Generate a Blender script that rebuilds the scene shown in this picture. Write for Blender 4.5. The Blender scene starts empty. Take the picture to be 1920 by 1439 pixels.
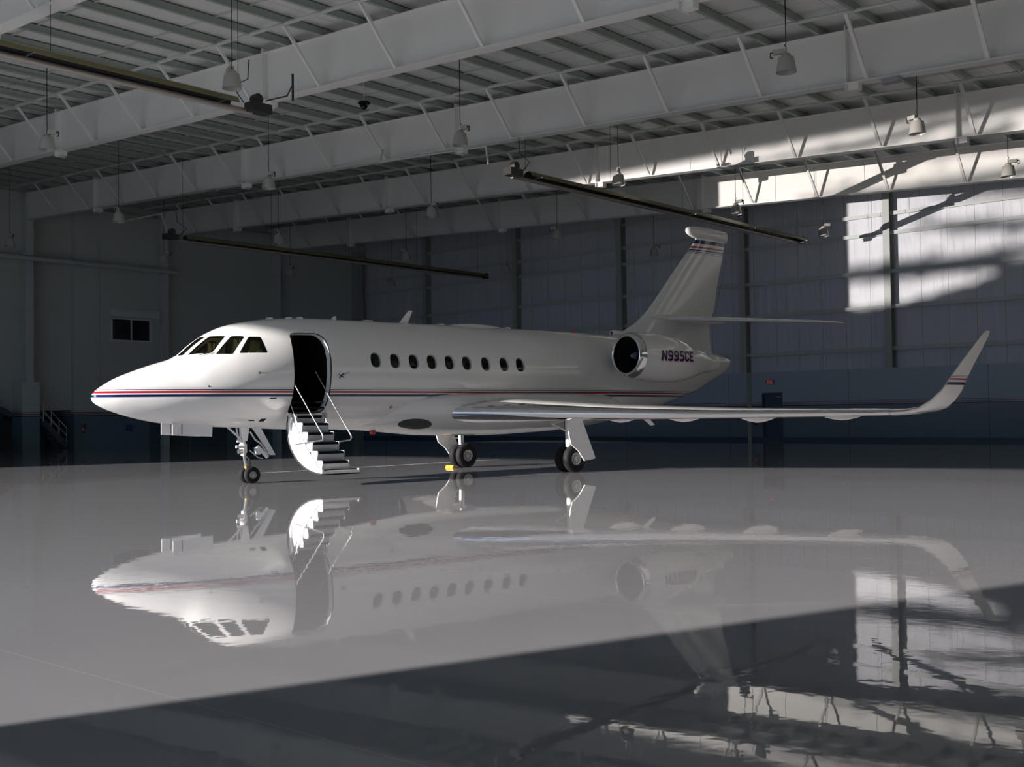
import bpy, bmesh, math, random
from mathutils import Vector, Matrix
random.seed(7)
SC = bpy.context.scene
C = SC.collection
R = math.radians
PI = math.pi

# ------------------------------------------------------------------ camera
F_PX, CAM_H, PITCH, ROLL, YAW = 2117.2, 1.398, .0284, .0132, .7141
fw = Vector((-math.sin(YAW)*math.cos(PITCH), math.cos(YAW)*math.cos(PITCH), math.sin(PITCH)))
r0 = Vector((math.cos(YAW), math.sin(YAW), 0)); u0 = r0.cross(fw)
rt = r0*math.cos(ROLL)-u0*math.sin(ROLL); up = u0*math.cos(ROLL)+r0*math.sin(ROLL)
cam_d = bpy.data.cameras.new('camera'); cam = bpy.data.objects.new('camera', cam_d); C.objects.link(cam)
cam_d.sensor_width = 36; cam_d.lens = F_PX*36/1920; cam_d.clip_end = 800
cam.matrix_world = Matrix(((rt.x, up.x, -fw.x, 0), (rt.y, up.y, -fw.y, 0), (rt.z, up.z, -fw.z, CAM_H), (0, 0, 0, 1)))
SC.camera = cam

# ------------------------------------------------------------------ hangar measures
SUNX, TANE = .33, .25            # sun azimuth (dx per dy) and tangent of its elevation
XL, XR, YF, YB = -58., 16., -4., 51.2
OPEN_L, OPEN_R, OPEN_H = -41.4, -7.35, 8.3
BEAM_Y = [3.9, 11.85, 19.8, 27.75, 35.7, 43.6]
def zb(x): return 9.32-.0455*x    # underside of the girders
DEPTH = 1.37

# ------------------------------------------------------------------ world, sun, lights, exposure
w = bpy.data.worlds.new('world'); SC.world = w; w.use_nodes = True
bg = w.node_tree.nodes['Background']; bg.inputs[0].default_value = (.34, .62, 1, 1); bg.inputs[1].default_value = 1.1
sd = bpy.data.lights.new('sun', 'SUN'); sun = bpy.data.objects.new('sun', sd); C.objects.link(sun)
sd.energy = 12.8; sd.angle = R(.9); sd.color = (1, .93, .88)
hn = math.hypot(1, SUNX)
sun.rotation_euler = Vector((SUNX, 1, -TANE*hn)).to_track_quat('-Z', 'Y').to_euler()
sun.location = (-45, -30, 20)
pd = bpy.data.lights.new('doorway_portal', 'AREA'); portal = bpy.data.objects.new('doorway_portal', pd); C.objects.link(portal)
pd.shape = 'RECTANGLE'; pd.size = OPEN_R-OPEN_L; pd.size_y = OPEN_H
portal.location = ((OPEN_L+OPEN_R)/2, YF-.3, OPEN_H/2)
portal.rotation_euler = Vector((0, 1, 0)).to_track_quat('-Z', 'Z').to_euler()
pd.cycles.is_portal = True
# added spot, stand-in for low sun reflected off the floor up the far wall
gd = bpy.data.lights.new('added_glint_spot', 'SPOT'); glint = bpy.data.objects.new('added_glint_spot', gd); C.objects.link(glint)
GL = Vector((-53.3, -40, .45)); glint.location = GL
gd.energy = 370000; gd.color = (1, .92, .86); gd.shadow_soft_size = .07
gd.spot_size = R(120); gd.spot_blend = .12; glint.scale = (1, .0265, 1)
glint.rotation_euler = Vector((0, 1, .0935)).to_track_quat('-Z', 'Y').to_euler()
vs = SC.view_settings
vs.view_transform = 'Standard'; vs.look = 'None'; vs.gamma = 1; vs.exposure = 0; vs.use_curve_mapping = False
SC.cycles.max_bounces = 10; SC.cycles.diffuse_bounces = 5; SC.cycles.glossy_bounces = 5; SC.cycles.transparent_max_bounces = 12
SC.cycles.caustics_reflective = False; SC.cycles.caustics_refractive = False
SC.cycles.sample_clamp_indirect = 6

# ------------------------------------------------------------------ materials
def mat(name, col, rough=.5, metal=0, coat=0, spec=.5, noise=0, nscale=5, bump=0, bscale=30, alpha=1):
    m = bpy.data.materials.new(name); m.use_nodes = True
    n = m.node_tree; b = n.nodes['Principled BSDF']
    b.inputs['Base Color'].default_value = (*col, 1); b.inputs['Roughness'].default_value = rough
    b.inputs['Metallic'].default_value = metal; b.inputs['Coat Weight'].default_value = coat
    b.inputs['Coat Roughness'].default_value = .04; b.inputs['Specular IOR Level'].default_value = spec
    tc = n.nodes.new('ShaderNodeTexCoord')
    if noise:
        t = n.nodes.new('ShaderNodeTexNoise'); t.inputs['Scale'].default_value = nscale; t.inputs['Detail'].default_value = 5
        n.links.new(tc.outputs['Object'], t.inputs['Vector'])
        mx = n.nodes.new('ShaderNodeMix'); mx.data_type = 'RGBA'
        mx.inputs[6].default_value = (*[c*(1-noise) for c in col], 1); mx.inputs[7].default_value = (*[min(1, c*(1+noise)) for c in col], 1)
        n.links.new(t.outputs['Fac'], mx.inputs[0]); n.links.new(mx.outputs[2], b.inputs['Base Color'])
    if bump:
        t = n.nodes.new('ShaderNodeTexNoise'); t.inputs['Scale'].default_value = bscale
        n.links.new(tc.outputs['Object'], t.inputs['Vector'])
        bp = n.nodes.new('ShaderNodeBump'); bp.inputs['Strength'].default_value = bump; bp.inputs['Distance'].default_value = .02
        n.links.new(t.outputs['Fac'], bp.inputs['Height']); n.links.new(bp.outputs[0], b.inputs['Normal'])
    return m

def banded(name, base, bands, axis='Z', rough=.15, coat=.6, xmask=None, spec=.5):
    """paint with horizontal coloured bands: bands = [(lo, hi, colour)] along object axis"""
    m = bpy.data.materials.new(name); m.use_nodes = True
    n = m.node_tree; b = n.nodes['Principled BSDF']
    b.inputs['Roughness'].default_value = rough; b.inputs['Coat Weight'].default_value = coat; b.inputs['Coat Roughness'].default_value = .03
    b.inputs['Specular IOR Level'].default_value = spec
    tc = n.nodes.new('ShaderNodeTexCoord'); sp = n.nodes.new('ShaderNodeSeparateXYZ'); n.links.new(tc.outputs['Object'], sp.inputs[0])
    prev = None
    for lo, hi, col in bands:
        a = n.nodes.new('ShaderNodeMath'); a.operation = 'COMPARE'
        n.links.new(sp.outputs[axis], a.inputs[0]); a.inputs[1].default_value = (lo+hi)/2; a.inputs[2].default_value = (hi-lo)/2
        mx = n.nodes.new('ShaderNodeMix'); mx.data_type = 'RGBA'
        if prev: n.links.new(prev, mx.inputs[6])
        else: mx.inputs[6].default_value = (*base, 1)
        mx.inputs[7].default_value = (*col, 1); n.links.new(a.outputs[0], mx.inputs[0]); prev = mx.outputs[2]
    n.links.new(prev, b.inputs['Base Color'])
    return m

NAVY, RED, THIN = (.003, .010, .085), (.36, .010, .018), (.03, .05, .12)
WHITE = (.82, .815, .80)
M = {}
M['paint'] = banded('jet white paint with cheatline', WHITE, [(1.866, 1.918, NAVY), (1.944, 1.988, RED), (2.006, 2.024, NAVY), (2.040, 2.047, (.25, .28, .33)), (2.060, 2.065, (.45, .48, .52))])
M['fin'] = banded('fin paint with bands', WHITE, [(6.485, 6.60, NAVY), (6.345, 6.40, RED), (6.262, 6.30, NAVY), (6.215, 6.235, NAVY), (6.17, 6.18, THIN)])
M['winglet'] = banded('winglet paint with bands', WHITE, [(1.915, 1.975, NAVY), (2.02, 2.055, RED), (2.078, 2.09, NAVY), (2.105, 2.112, THIN)])
M['white'] = mat('plain white paint', WHITE, .15, coat=.6)
M['gearwhite'] = mat('gear white', (.78, .78, .78), .3, noise=.05)
M['chrome'] = mat('polished metal', (.82, .82, .84), .12, 1)
M['steel'] = mat('brushed steel', (.6, .61, .62), .3, 1)
M['duct'] = mat('dark duct', (.03, .03, .032), .4, .3)
M['blade'] = mat('fan blade', (.12, .12, .13), .3, .9)
M['rubber'] = mat('tyre rubber', (.012, .012, .013), .7, spec=.2, noise=.3, nscale=12)
M['hub'] = mat('wheel hub', (.42, .43, .42), .35, .6)
M['black'] = mat('black matt', (.008, .008, .009), .85, spec=.15)
M['seal'] = mat('black seal', (.02, .02, .02), .5)
M['interior'] = mat('cabin lining', (.34, .32, .22), .7)
M['cream'] = mat('cream leather', (.82, .78, .56), .5)
M['wood'] = mat('dark veneer', (.03, .02, .015), .3)
M['navy'] = mat('navy lettering', NAVY, .2)
M['redp'] = mat('red lettering shadow', (.55, .2, .22), .2)
M['red'] = mat('red lens', (.6, .02, .02), .2)
M['yellow'] = mat('yellow chock', (.50, .25, .02), .5)
M['orange'] = mat('orange decal', (.8, .35, .03), .5)
M['beam'] = mat('girder paint', (.84, .835, .815), .45, noise=.04, nscale=1.2)
M['purlin'] = mat('purlin primer', (.40, .46, .42), .5, noise=.08, nscale=2)
M['pipe'] = mat('pipe paint', (.62, .64, .62), .45)
M['columng'] = mat('column grey green', (.36, .40, .36), .5, noise=.06, nscale=2)
M['colface'] = mat('column face', (.46, .49, .48), .5)
M['girt'] = mat('girt paint', (.60, .64, .64), .5)
M['lampglass'] = mat('prismatic shade', (.60, .59, .56), .3, spec=.6)
M['lampglass'].node_tree.nodes['Principled BSDF'].inputs['Transmission Weight'].default_value = .25
M['lampmetal'] = mat('lamp housing', (.50, .49, .44), .5)
M['cord'] = mat('black cord', (.015, .015, .015), .6)
M['olive'] = mat('heater reflector', (.23, .21, .11), .4, .3)
M['tube'] = mat('heater tube', (.40, .36, .33), .45, .4)
M['burner'] = mat('burner box', (.03, .03, .03), .5)
M['leftwall'] = mat('left wall panel', (.60, .63, .60), .55, noise=.06, nscale=.6)
M['frame'] = mat('window frame', (.75, .77, .76), .5)
M['darkglass'] = mat('dark glass', (.004, .004, .005), .08)
M['doorp'] = mat('door paint', (.055, .09, .13), .45)
M['sign'] = mat('sign white', (.35, .33, .36), .4)
M['tank'] = mat('extinguisher red', (.40, .02, .02), .3)
M['bluebox'] = mat('blue box', (.02, .09, .30), .4)
M['concrete'] = mat('apron concrete', (.38, .37, .35), .8, noise=.15, nscale=.4)
M['leaf'] = mat('leaf', (.05, .11, .03), .6)
M['bark'] = mat('bark', (.10, .07, .05), .8)

# glass for cockpit and cabin
def glass(name, tint, gloss):
    m = bpy.data.materials.new(name); m.use_nodes = True; n = m.node_tree
    n.nodes.remove(n.nodes['Principled BSDF']); out = n.nodes['Material Output']
    a = n.nodes.new('ShaderNodeBsdfTransparent'); a.inputs[0].default_value = (*tint, 1)
    g = n.nodes.new('ShaderNodeBsdfGlossy'); g.inputs['Roughness'].default_value = .02
    fr = n.nodes.new('ShaderNodeFresnel'); fr.inputs[0].default_value = gloss
    mx = n.nodes.new('ShaderNodeMixShader'); n.links.new(fr.outputs[0], mx.inputs[0]); n.links.new(a.outputs[0], mx.inputs[1]); n.links.new(g.outputs[0], mx.inputs[2])
    n.links.new(mx.outputs[0], out.inputs[0]); return m
M['cockglass'] = glass('cockpit glass', (.92, .93, .66), 1.40)
M['cabglass'] = glass('cabin glass', (.5, .5, .42), 1.5)

# floor: high gloss epoxy with faint seams
def floor_mat():
    m = bpy.data.materials.new('glossy epoxy floor'); m.use_nodes = True; n = m.node_tree; L = n.links.new; b = n.nodes['Principled BSDF']
    tc = n.nodes.new('ShaderNodeTexCoord')
    t = n.nodes.new('ShaderNodeTexNoise'); t.inputs['Scale'].default_value = .35; t.inputs['Detail'].default_value = 6; L(tc.outputs['Object'], t.inputs['Vector'])
    mx = n.nodes.new('ShaderNodeMix'); mx.data_type = 'RGBA'; mx.inputs[6].default_value = (.285, .288, .302, 1); mx.inputs[7].default_value = (.33, .328, .342, 1)
    L(t.outputs['Fac'], mx.inputs[0])
    # control joints, thin pale lines on a grid
    sp = n.nodes.new('ShaderNodeSeparateXYZ'); L(tc.outputs['Object'], sp.inputs[0])
    prev = mx.outputs[2]
    for ax, off in (('Y', 356-3.2),):
        a = n.nodes.new('ShaderNodeMath'); a.operation = 'ADD'; a.inputs[1].default_value = off; L(sp.outputs[ax], a.inputs[0])
        q = n.nodes.new('ShaderNodeMath'); q.operation = 'PINGPONG'; q.inputs[1].default_value = 1.78; L(a.outputs[0], q.inputs[0])
        c = n.nodes.new('ShaderNodeMath'); c.operation = 'LESS_THAN'; c.inputs[1].default_value = .0035; L(q.outputs[0], c.inputs[0])
        m2 = n.nodes.new('ShaderNodeMix'); m2.data_type = 'RGBA'; L(prev, m2.inputs[6]); m2.inputs[7].default_value = (.42, .41, .40, 1); L(c.outputs[0], m2.inputs[0]); prev = m2.outputs[2]
    L(prev, b.inputs['Base Color'])
    b.inputs['Specular IOR Level'].default_value = .5; b.inputs['IOR'].default_value = 1.56
    t2 = n.nodes.new('ShaderNodeTexNoise'); t2.inputs['Scale'].default_value = .8; t2.inputs['Detail'].default_value = 4; L(tc.outputs['Object'], t2.inputs['Vector'])
    mr = n.nodes.new('ShaderNodeMapRange'); mr.inputs[3].default_value = .0; mr.inputs[4].default_value = .035; L(t2.outputs['Fac'], mr.inputs[0]); L(mr.outputs[0], b.inputs['Roughness'])
    t3 = n.nodes.new('ShaderNodeTexNoise'); t3.inputs['Scale'].default_value = 5; t3.inputs['Detail'].default_value = 2; L(tc.outputs['Object'], t3.inputs['Vector'])
    bp = n.nodes.new('ShaderNodeBump'); bp.inputs['Strength'].default_value = .10; bp.inputs['Distance'].default_value = .004
    L(t3.outputs['Fac'], bp.inputs['Height']); L(bp.outputs[0], b.inputs['Normal'])
    return m
M['floor'] = floor_mat()

# quilted insulation on the back wall: tall soft wrinkles
def quilt(name, ca, cb, sx, sz, strength, dist, rough=.45):
    m = bpy.data.materials.new(name); m.use_nodes = True; n = m.node_tree; L = n.links.new; b = n.nodes['Principled BSDF']
    tc = n.nodes.new('ShaderNodeTexCoord'); mp = n.nodes.new('ShaderNodeMapping'); mp.inputs['Scale'].default_value = (sx, sx, sz); L(tc.outputs['Object'], mp.inputs[0])
    t = n.nodes.new('ShaderNodeTexNoise'); t.inputs['Scale'].default_value = 1; t.inputs['Detail'].default_value = 6; L(mp.outputs[0], t.inputs['Vector'])
    mx = n.nodes.new('ShaderNodeMix'); mx.data_type = 'RGBA'; mx.inputs[6].default_value = (*ca, 1); mx.inputs[7].default_value = (*cb, 1); L(t.outputs['Fac'], mx.inputs[0])
    sp = n.nodes.new('ShaderNodeSeparateXYZ'); L(tc.outputs['Object'], sp.inputs[0])
    q = n.nodes.new('ShaderNodeMath'); q.operation = 'PINGPONG'; q.inputs[1].default_value = .61; L(sp.outputs['X'], q.inputs[0])
    c = n.nodes.new('ShaderNodeMath'); c.operation = 'LESS_THAN'; c.inputs[1].default_value = .010; L(q.outputs[0], c.inputs[0])
    m2 = n.nodes.new('ShaderNodeMix'); m2.data_type = 'RGBA'; L(mx.outputs[2], m2.inputs[6]); m2.inputs[7].default_value = (*[v*.55 for v in ca], 1); L(c.outputs[0], m2.inputs[0])
    L(m2.outputs[2], b.inputs['Base Color']); b.inputs['Roughness'].default_value = rough
    bp = n.nodes.new('ShaderNodeBump'); bp.inputs['Strength'].default_value = strength; bp.inputs['Distance'].default_value = dist
    L(t.outputs['Fac'], bp.inputs['Height']); L(bp.outputs[0], b.inputs['Normal'])
    return m
M['quilt'] = quilt('wall insulation', (.66, .68, .76), (.78, .79, .85), 3.2, .28, .8, .10)
M['deck'] = quilt('roof insulation', (.72, .73, .72), (.82, .83, .82), .8, .8, .5, .12, .5)
M['wainscot'] = banded('wainscot paint', (.46, .54, .64), [(-.1, 1.685, (.17, .23, .29)), (1.685, 1.735, (.02, .03, .09)), (1.765, 1.785, (.35, .32, .35)), (1.785, 1.81, (.40, .05, .09)), (1.86, 1.885, (.10, .12, .25))], rough=.5, coat=0)
M['wainscot_left'] = banded('left wall paint', (.60, .64, .62), [(-.1, 1.66, (.17, .25, .29)), (1.66, 1.72, (.02, .03, .07)), (1.76, 1.82, (.33, .12, .13)), (1.86, 1.9, (.12, .12, .15))], rough=.5, coat=0)

# ------------------------------------------------------------------ mesh helpers
class MB:
    def __init__(s): s.v = []; s.f = []; s.m = []
    def add(s, vs, fs, mi=0):
        o = len(s.v); s.v += [tuple(v) for v in vs]; s.f += [tuple(i+o for i in f) for f in fs]; s.m += [mi]*len(fs); return s
    def box(s, a, b, mi=0):
        x0, y0, z0 = a; x1, y1, z1 = b
        return s.add([(x0,y0,z0),(x1,y0,z0),(x1,y1,z0),(x0,y1,z0),(x0,y0,z1),(x1,y0,z1),(x1,y1,z1),(x0,y1,z1)],
                     [(0,3,2,1),(4,5,6,7),(0,1,5,4),(1,2,6,5),(2,3,7,6),(3,0,4,7)], mi)
    def bar(s, p, q, w, h, mi=0, upv=(0, 0, 1)):
        p, q = Vector(p), Vector(q); d = (q-p).normalized(); u = Vector(upv)
        if abs(d.dot(u)) > .98: u = Vector((1, 0, 0))
        a = d.cross(u).normalized()*w/2; c = a.cross(d).normalized()*h/2
        vs = [p-a-c, p+a-c, p+a+c, p-a+c, q-a-c, q+a-c, q+a+c, q-a+c]
        return s.add(vs, [(0,3,2,1),(4,5,6,7),(0,1,5,4),(1,2,6,5),(2,3,7,6),(3,0,4,7)], mi)
    def tube(s, pts, r, n=10, mi=0, caps=True):
        pts = [Vector(p) for p in pts]; rings = []; u = None
        for i, p in enumerate(pts):
            d = ((pts[min(i+1, len(pts)-1)]-p).normalized()+(p-pts[max(i-1, 0)]).normalized())
            d = d.normalized() if d.length > 1e-6 else Vector((0, 0, 1))
            if u is None:
                u = Vector((0, 0, 1)) if abs(d.z) < .9 else Vector((1, 0, 0))
            a = d.cross(u).normalized(); u = a.cross(d).normalized()
            rr = r[i] if isinstance(r, (list, tuple)) else r
            rings.append([p+(a*math.cos(2*PI*k/n)+u*math.sin(2*PI*k/n))*rr for k in range(n)])
        return s.loft(rings, caps=caps, mi=mi)
    def loft(s, rings, caps=True, mi=0, closed=True):
        n = len(rings[0]); vs = [v for r in rings for v in r]; fs = []
        for i in range(len(rings)-1):
            for k in range(n if closed else n-1):
                fs.append((i*n+k, i*n+(k+1) % n, (i+1)*n+(k+1) % n, (i+1)*n+k))
        if caps:
            fs.append(tuple(range(n))[::-1]); fs.append(tuple((len(rings)-1)*n+k for k in range(n)))
        return s.add(vs, fs, mi)
    def lathe(s, prof, c=(0, 0, 0), axis='Z', n=24, mi=0, caps=False):
        rings = []
        for r, h in prof:
            ring = []
            for k in range(n):
                a = 2*PI*k/n; x, y = r*math.cos(a), r*math.sin(a)
                p = {'Z': (x, y, h), 'Y': (x, h, y), 'X': (h, x, y)}[axis]
                ring.append((p[0]+c[0], p[1]+c[1], p[2]+c[2]))
            rings.append(ring)
        return s.loft(rings, caps=caps, mi=mi)
    def prism(s, poly, d, mi=0):
        """poly: list of 3D points (planar), extruded by vector d"""
        n = len(poly); d = Vector(d); a = [Vector(p) for p in poly]; b = [p+d for p in a]
        return s.add(a+b, [tuple(range(n))[::-1], tuple(range(n, 2*n))]+[(i, (i+1) % n, n+(i+1) % n, n+i) for i in range(n)], mi)
    def mesh(s, name, mats):
        me = bpy.data.meshes.new(name); me.from_pydata(s.v, [], s.f)
        for m_ in (mats if isinstance(mats, (list, tuple)) else [mats]): me.materials.append(M[m_] if isinstance(m_, str) else m_)
        me.polygons.foreach_set('material_index', s.m)
        bm = bmesh.new(); bm.from_mesh(me); bmesh.ops.recalc_face_normals(bm, faces=bm.faces); bm.to_mesh(me); bm.free()
        return me
    def build(s, name, mats, parent=None, smooth=30):
        me = s.mesh(name, mats)
        if smooth: me.shade_smooth(); me.set_sharp_from_angle(angle=R(smooth))
        o = bpy.data.objects.new(name, me); C.objects.link(o); o.parent = parent
        return o
def tag(o, label, cat, group=None, kind=None):
    o['label'] = label; o['category'] = cat
    if group: o['group'] = group
    if kind: o['kind'] = kind
    return o
def empty(name, loc, rz=0):
    o = bpy.data.objects.new(name, None); o.location = loc; o.rotation_euler = (0, 0, rz); o.empty_display_size = .2; C.objects.link(o); return o
def kids(o): return [x for x in bpy.data.objects if x.parent == o]
def copy_tree(o, parent=None):
    ch = kids(o); c = o.copy(); C.objects.link(c); c.parent = parent
    for k in ch: copy_tree(k, c)
    return c

# ================================================================== SETTING
f = MB().box((XL-3.3, YF-.3, -.3), (XR+1, YB+1, 0)).build('floor', 'floor', smooth=0); tag(f, 'glossy pale grey epoxy hangar floor with mirror reflections', 'floor', kind='structure')
f = MB().box((-140, -90, -.32), (90, YF-.3, -.02)).build('ground', 'concrete', smooth=0); tag(f, 'concrete apron outside the hangar door', 'ground', kind='structure')

# thin white strip lying on the floor
f = MB().box((-24.09, 17.2, 0), (-23.98, 27, .003)).build('trim_1', mat('floor strip white', (.85, .83, .8), .25), smooth=0)
tag(f, 'thin white line on the floor under the jet', 'floor line', kind='structure')

# back wall
b = MB().box((XL, YB, 0), (XR, YB+.2, 14)); o = b.build('wall_back', 'quilt', smooth=0); tag(o, 'back wall lined with wrinkled grey insulation sheets', 'wall', kind='structure')
WZ = 3.38
DX0, DX1, DZ = -27.42, -26.32, 2.36    # back door
b = MB()
for x0, x1, z0 in ((XL, DX0, 0), (DX1, XR, 0), (DX0, DX1, DZ)): b.box((x0, YB-.55, z0), (x1, YB, WZ))
o = b.build('trim_2', 'wainscot', smooth=0); tag(o, 'smooth painted lower wall band along the back wall with red and navy stripes', 'wall panel', kind='structure')
b = MB()
x = XL+3.1
while x < XR: b.box((x, YB-.556, 0), (x+.014, YB-.55, WZ)); x += 6.4
o = b.build('trim_3', 'seal', smooth=0); tag(o, 'thin vertical joints in the painted lower back wall', 'joint', kind='structure')
b = MB().box((XL, YB-.60, 0), (XR, YB-.551, .16)); o = b.build('baseboard_back', 'doorp', smooth=0); tag(o, 'dark base strip along the back wall', 'baseboard', kind='structure')
GZ = [4.35, 6.28, 7.93, 9.72, 10.62, 11.9]
COLX = [-13.3+7.6*2, -13.3+7.6, -13.3, -20.92, -28.45, -36.05, -43.65, -51.25]
for gi, z in enumerate(GZ):
    b = MB().box((XL, YB-.22, z-.01), (XR, YB, z+.03)); b.box((XL, YB-.24, z-.15), (XR, YB-.22, z+.02))
    o = b.build('trim_%d' % (4+gi), 'girt', smooth=0)
    tag(o, '%s horizontal steel rail counted up from the painted lower part of the back wall' % ['first', 'second', 'third', 'fourth', 'fifth', 'sixth'][gi], 'wall rail', 'rails across the back wall', 'structure')
for ci, x in enumerate(COLX):
    o = empty('wall_column', (x, YB, WZ if x > -52 else WZ))
    h = zb(x)+1.3-WZ
    MB().box((-.16, -.53, 0), (.16, -.50, h)).build('front_flange', 'colface', o, 0)
    MB().box((-.012, -.50, 0), (.012, -.03, h)).build('web', 'columng', o, 0)
    MB().box((-.14, -.03, 0), (.14, -.002, h)).build('rear_flange', 'columng', o, 0)
    nm = {-20.92: 'grey green steel column right of the dark door, against the patch of sunlight', -28.45: 'grey green steel column above the back door, between the jet fin and the sunlit patch',
          -36.05: 'grey green steel column seen just in front of the jet fin', -43.65: 'grey green steel column behind the middle of the jet roof',
          -51.25: 'grey green steel column behind the tall roof antenna of the jet'}
    tag(o, nm.get(x, 'grey green steel column of the back wall beyond the sunlit patch, number %d from its end' % (ci+1)), 'column', 'steel columns of the back wall', 'structure')
# short lower section of that column showing on the painted band
o = MB().box((-28.22, YB-.62, 0), (-28.02, YB-.55, WZ)).build('wall_column', 'columng', smooth=0); tag(o, 'narrow dark post on the painted lower wall left of the back door', 'column', kind='structure')

# back door, exit sign, extinguisher
d = empty('door_1', (DX0, YB-.45, 0))
MB().box((.05, -.02, 0), (DX1-DX0-.05, .04, DZ-.05)).build('door_leaf', 'doorp', d, 0)
MB().box((0, -.13, 0), (.06, .1, DZ)).box((DX1-DX0-.06, -.13, 0), (DX1-DX0, .1, DZ)).box((.06, -.13, DZ-.06), (DX1-DX0-.06, .1, DZ)).build('door_frame', 'doorp', d, 0)
MB().box((.72, -.10, 2.12), (1.0, -.03, 2.18)).build('door_closer', 'sign', d, 0)
MB().tube([(.95, -.03, 1.02), (.95, -.09, 1.02), (.83, -.09, 1.02)], .013).build('door_handle', 'steel', d)
tag(d, 'dark blue steel personnel door in the back wall', 'door', kind='structure')
M['redlit'] = bpy.data.materials.new('lit red letters'); M['redlit'].use_nodes = True
_b = M['redlit'].node_tree.nodes['Principled BSDF']; _b.inputs['Base Color'].default_value = (.5, .04, .06, 1); _b.inputs['Emission Color'].default_value = (1, .08, .1, 1); _b.inputs['Emission Strength'].default_value = .25
e = empty('exit_sign', (-26.95, YB-.55, 2.90))
MB().box((-.17, -.07, -.12), (.17, 0, .12)).build('housing', 'sign', e, 0)
def glyph(mb, segs, x, z, w_, h_, t, y0, y1, fn=None):
    for (a, c), (b_, d_) in segs:
        p = Vector((x+a*w_, (y0+y1)/2, z+c*h_)); q = Vector((x+b_*w_, (y0+y1)/2, z+d_*h_))
        mb.bar(p, q, abs(y1-y0), t, upv=(0, 0, 1)) if abs((q-p).z) < 1e-6 else mb.bar(p, q, t, abs(y1-y0), upv=(0, 1, 0))
GE = [((0,0),(0,1)),((0,1),(1,1)),((0,.5),(.8,.5)),((0,0),(1,0))]
GX = [((0,0),(1,1)),((0,1),(1,0))]; GI = [((.5,0),(.5,1))]; GT = [((0,1),(1,1)),((.5,0),(.5,1))]
mb = MB()
for k, g in enumerate((GE, GX, GI, GT)): glyph(mb, g, -.135+k*.073, -.075, .045, .15, .016, -.08, -.07)
mb.build('exit_letters', 'redlit', e, 0)
for sx in (-1, 1):
    MB().prism([(sx*.20, -.04, -.05), (sx*.20, -.04, .05), (sx*.27, -.04, 0)], (0, .02, 0)).build('arrow', 'burner', e, 0)
tag(e, 'small sign with red EXIT letters and an arrow each side above the back door', 'exit sign')

def extinguisher(loc, rz, label):
    o = empty('fire_extinguisher', loc, rz)
    MB().lathe([(0, 0), (.07, 0), (.08, .02), (.08, .38), (.06, .45), (.025, .47), (.025, .50), (0, .50)], n=16).build('tank', 'tank', o)
    MB().bar((-.05, 0, .53), (.06, 0, .55), .03, .03).box((-.02, -.02, .49), (.02, .02, .54)).build('valve_handle', 'steel', o)
    MB().tube([(.04, 0, .52), (.11, 0, .46), (.10, 0, .2)], .012).build('hose', 'black', o)
    MB().lathe([(.0815, .12), (.0815, .28)], n=16).build('paper_label', 'sign', o)
    MB().box((-.04, .075, .05), (.04, .10, .42)).build('bracket', 'steel', o)
    return tag(o, label, 'fire extinguisher')
extinguisher((-27.75, YB-.66, .75), 0, 'red fire extinguisher on the back wall left of the dark door')
extinguisher((XL+.455, 30.95, .75), R(90), 'red fire extinguisher on the left wall near the short dark stairs')
o = empty('wall_box', (XL+.50, 33.6, 1.0), R(90))
MB().box((-.13, -.12, -.15), (.13, 0, .17)).build('box_body', 'bluebox', o, 0)
MB().lathe([(.0, -.16), (.07, -.15), (.07, -.12)], (0, 0, -.03), 'Y', 14).build('reel', 'bluebox', o)
MB().tube([(.05, -.1, -.15), (.14, -.1, -.2), (.2, -.08, -.16)], .012).build('cable', 'cord', o)
tag(o, 'small blue box with a cable on the dark lower left wall', 'box')

# left wall with an alcove under it for the stairs
AY0, AY1 = 28.9, 30.5
b = MB().box((XL-.2, YF, 1.95), (XL, YB, 14)); o = b.build('wall_left', 'leftwall', smooth=0); tag(o, 'tall dim left wall of the hangar', 'wall', kind='structure')
b = MB().box((XL-.2, YF, 0), (XL+.35, 26.5, 1.95)).box((XL-.2, AY1, 0), (XL+.35, YB, 1.95)); b.box((XL-3, 26.5, 0), (XL-2.8, AY1, 1.95)).box((XL-3, AY1, 0), (XL-.2, AY1+.1, 1.95)).box((XL-3, 26.4, 0), (XL-.2, 26.5, 1.95))
b.box((XL-3, 26.4, 1.94), (XL, AY1+.1, 2.0))
o = b.build('trim_20', 'wainscot_left', smooth=0); tag(o, 'dark painted lower part of the left wall with a thin striped band', 'wall panel', kind='structure')
b = MB()
for y0, y1, z1 in ((35.0, 37.6, 1.55), (37.75, 40.2, 1.55), (41.2, 43.2, 1.4)):
    b.box((XL+.35, y0, .02), (XL+.38, y1, z1))
o = b.build('trim_21', mat('storage hatch paint', (.09, .125, .145), .5), smooth=0); tag(o, 'row of flat dark access panels low on the left wall', 'panel', kind='structure')
b = MB().box((XL, AY1, 1.95), (XL+.36, YB, 13.0)); o = b.build('wall_left_panel', 'wainscot_left', smooth=0); tag(o, 'raised wall section around the small dark window', 'wall', kind='structure')
XP = XL+.36
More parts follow.
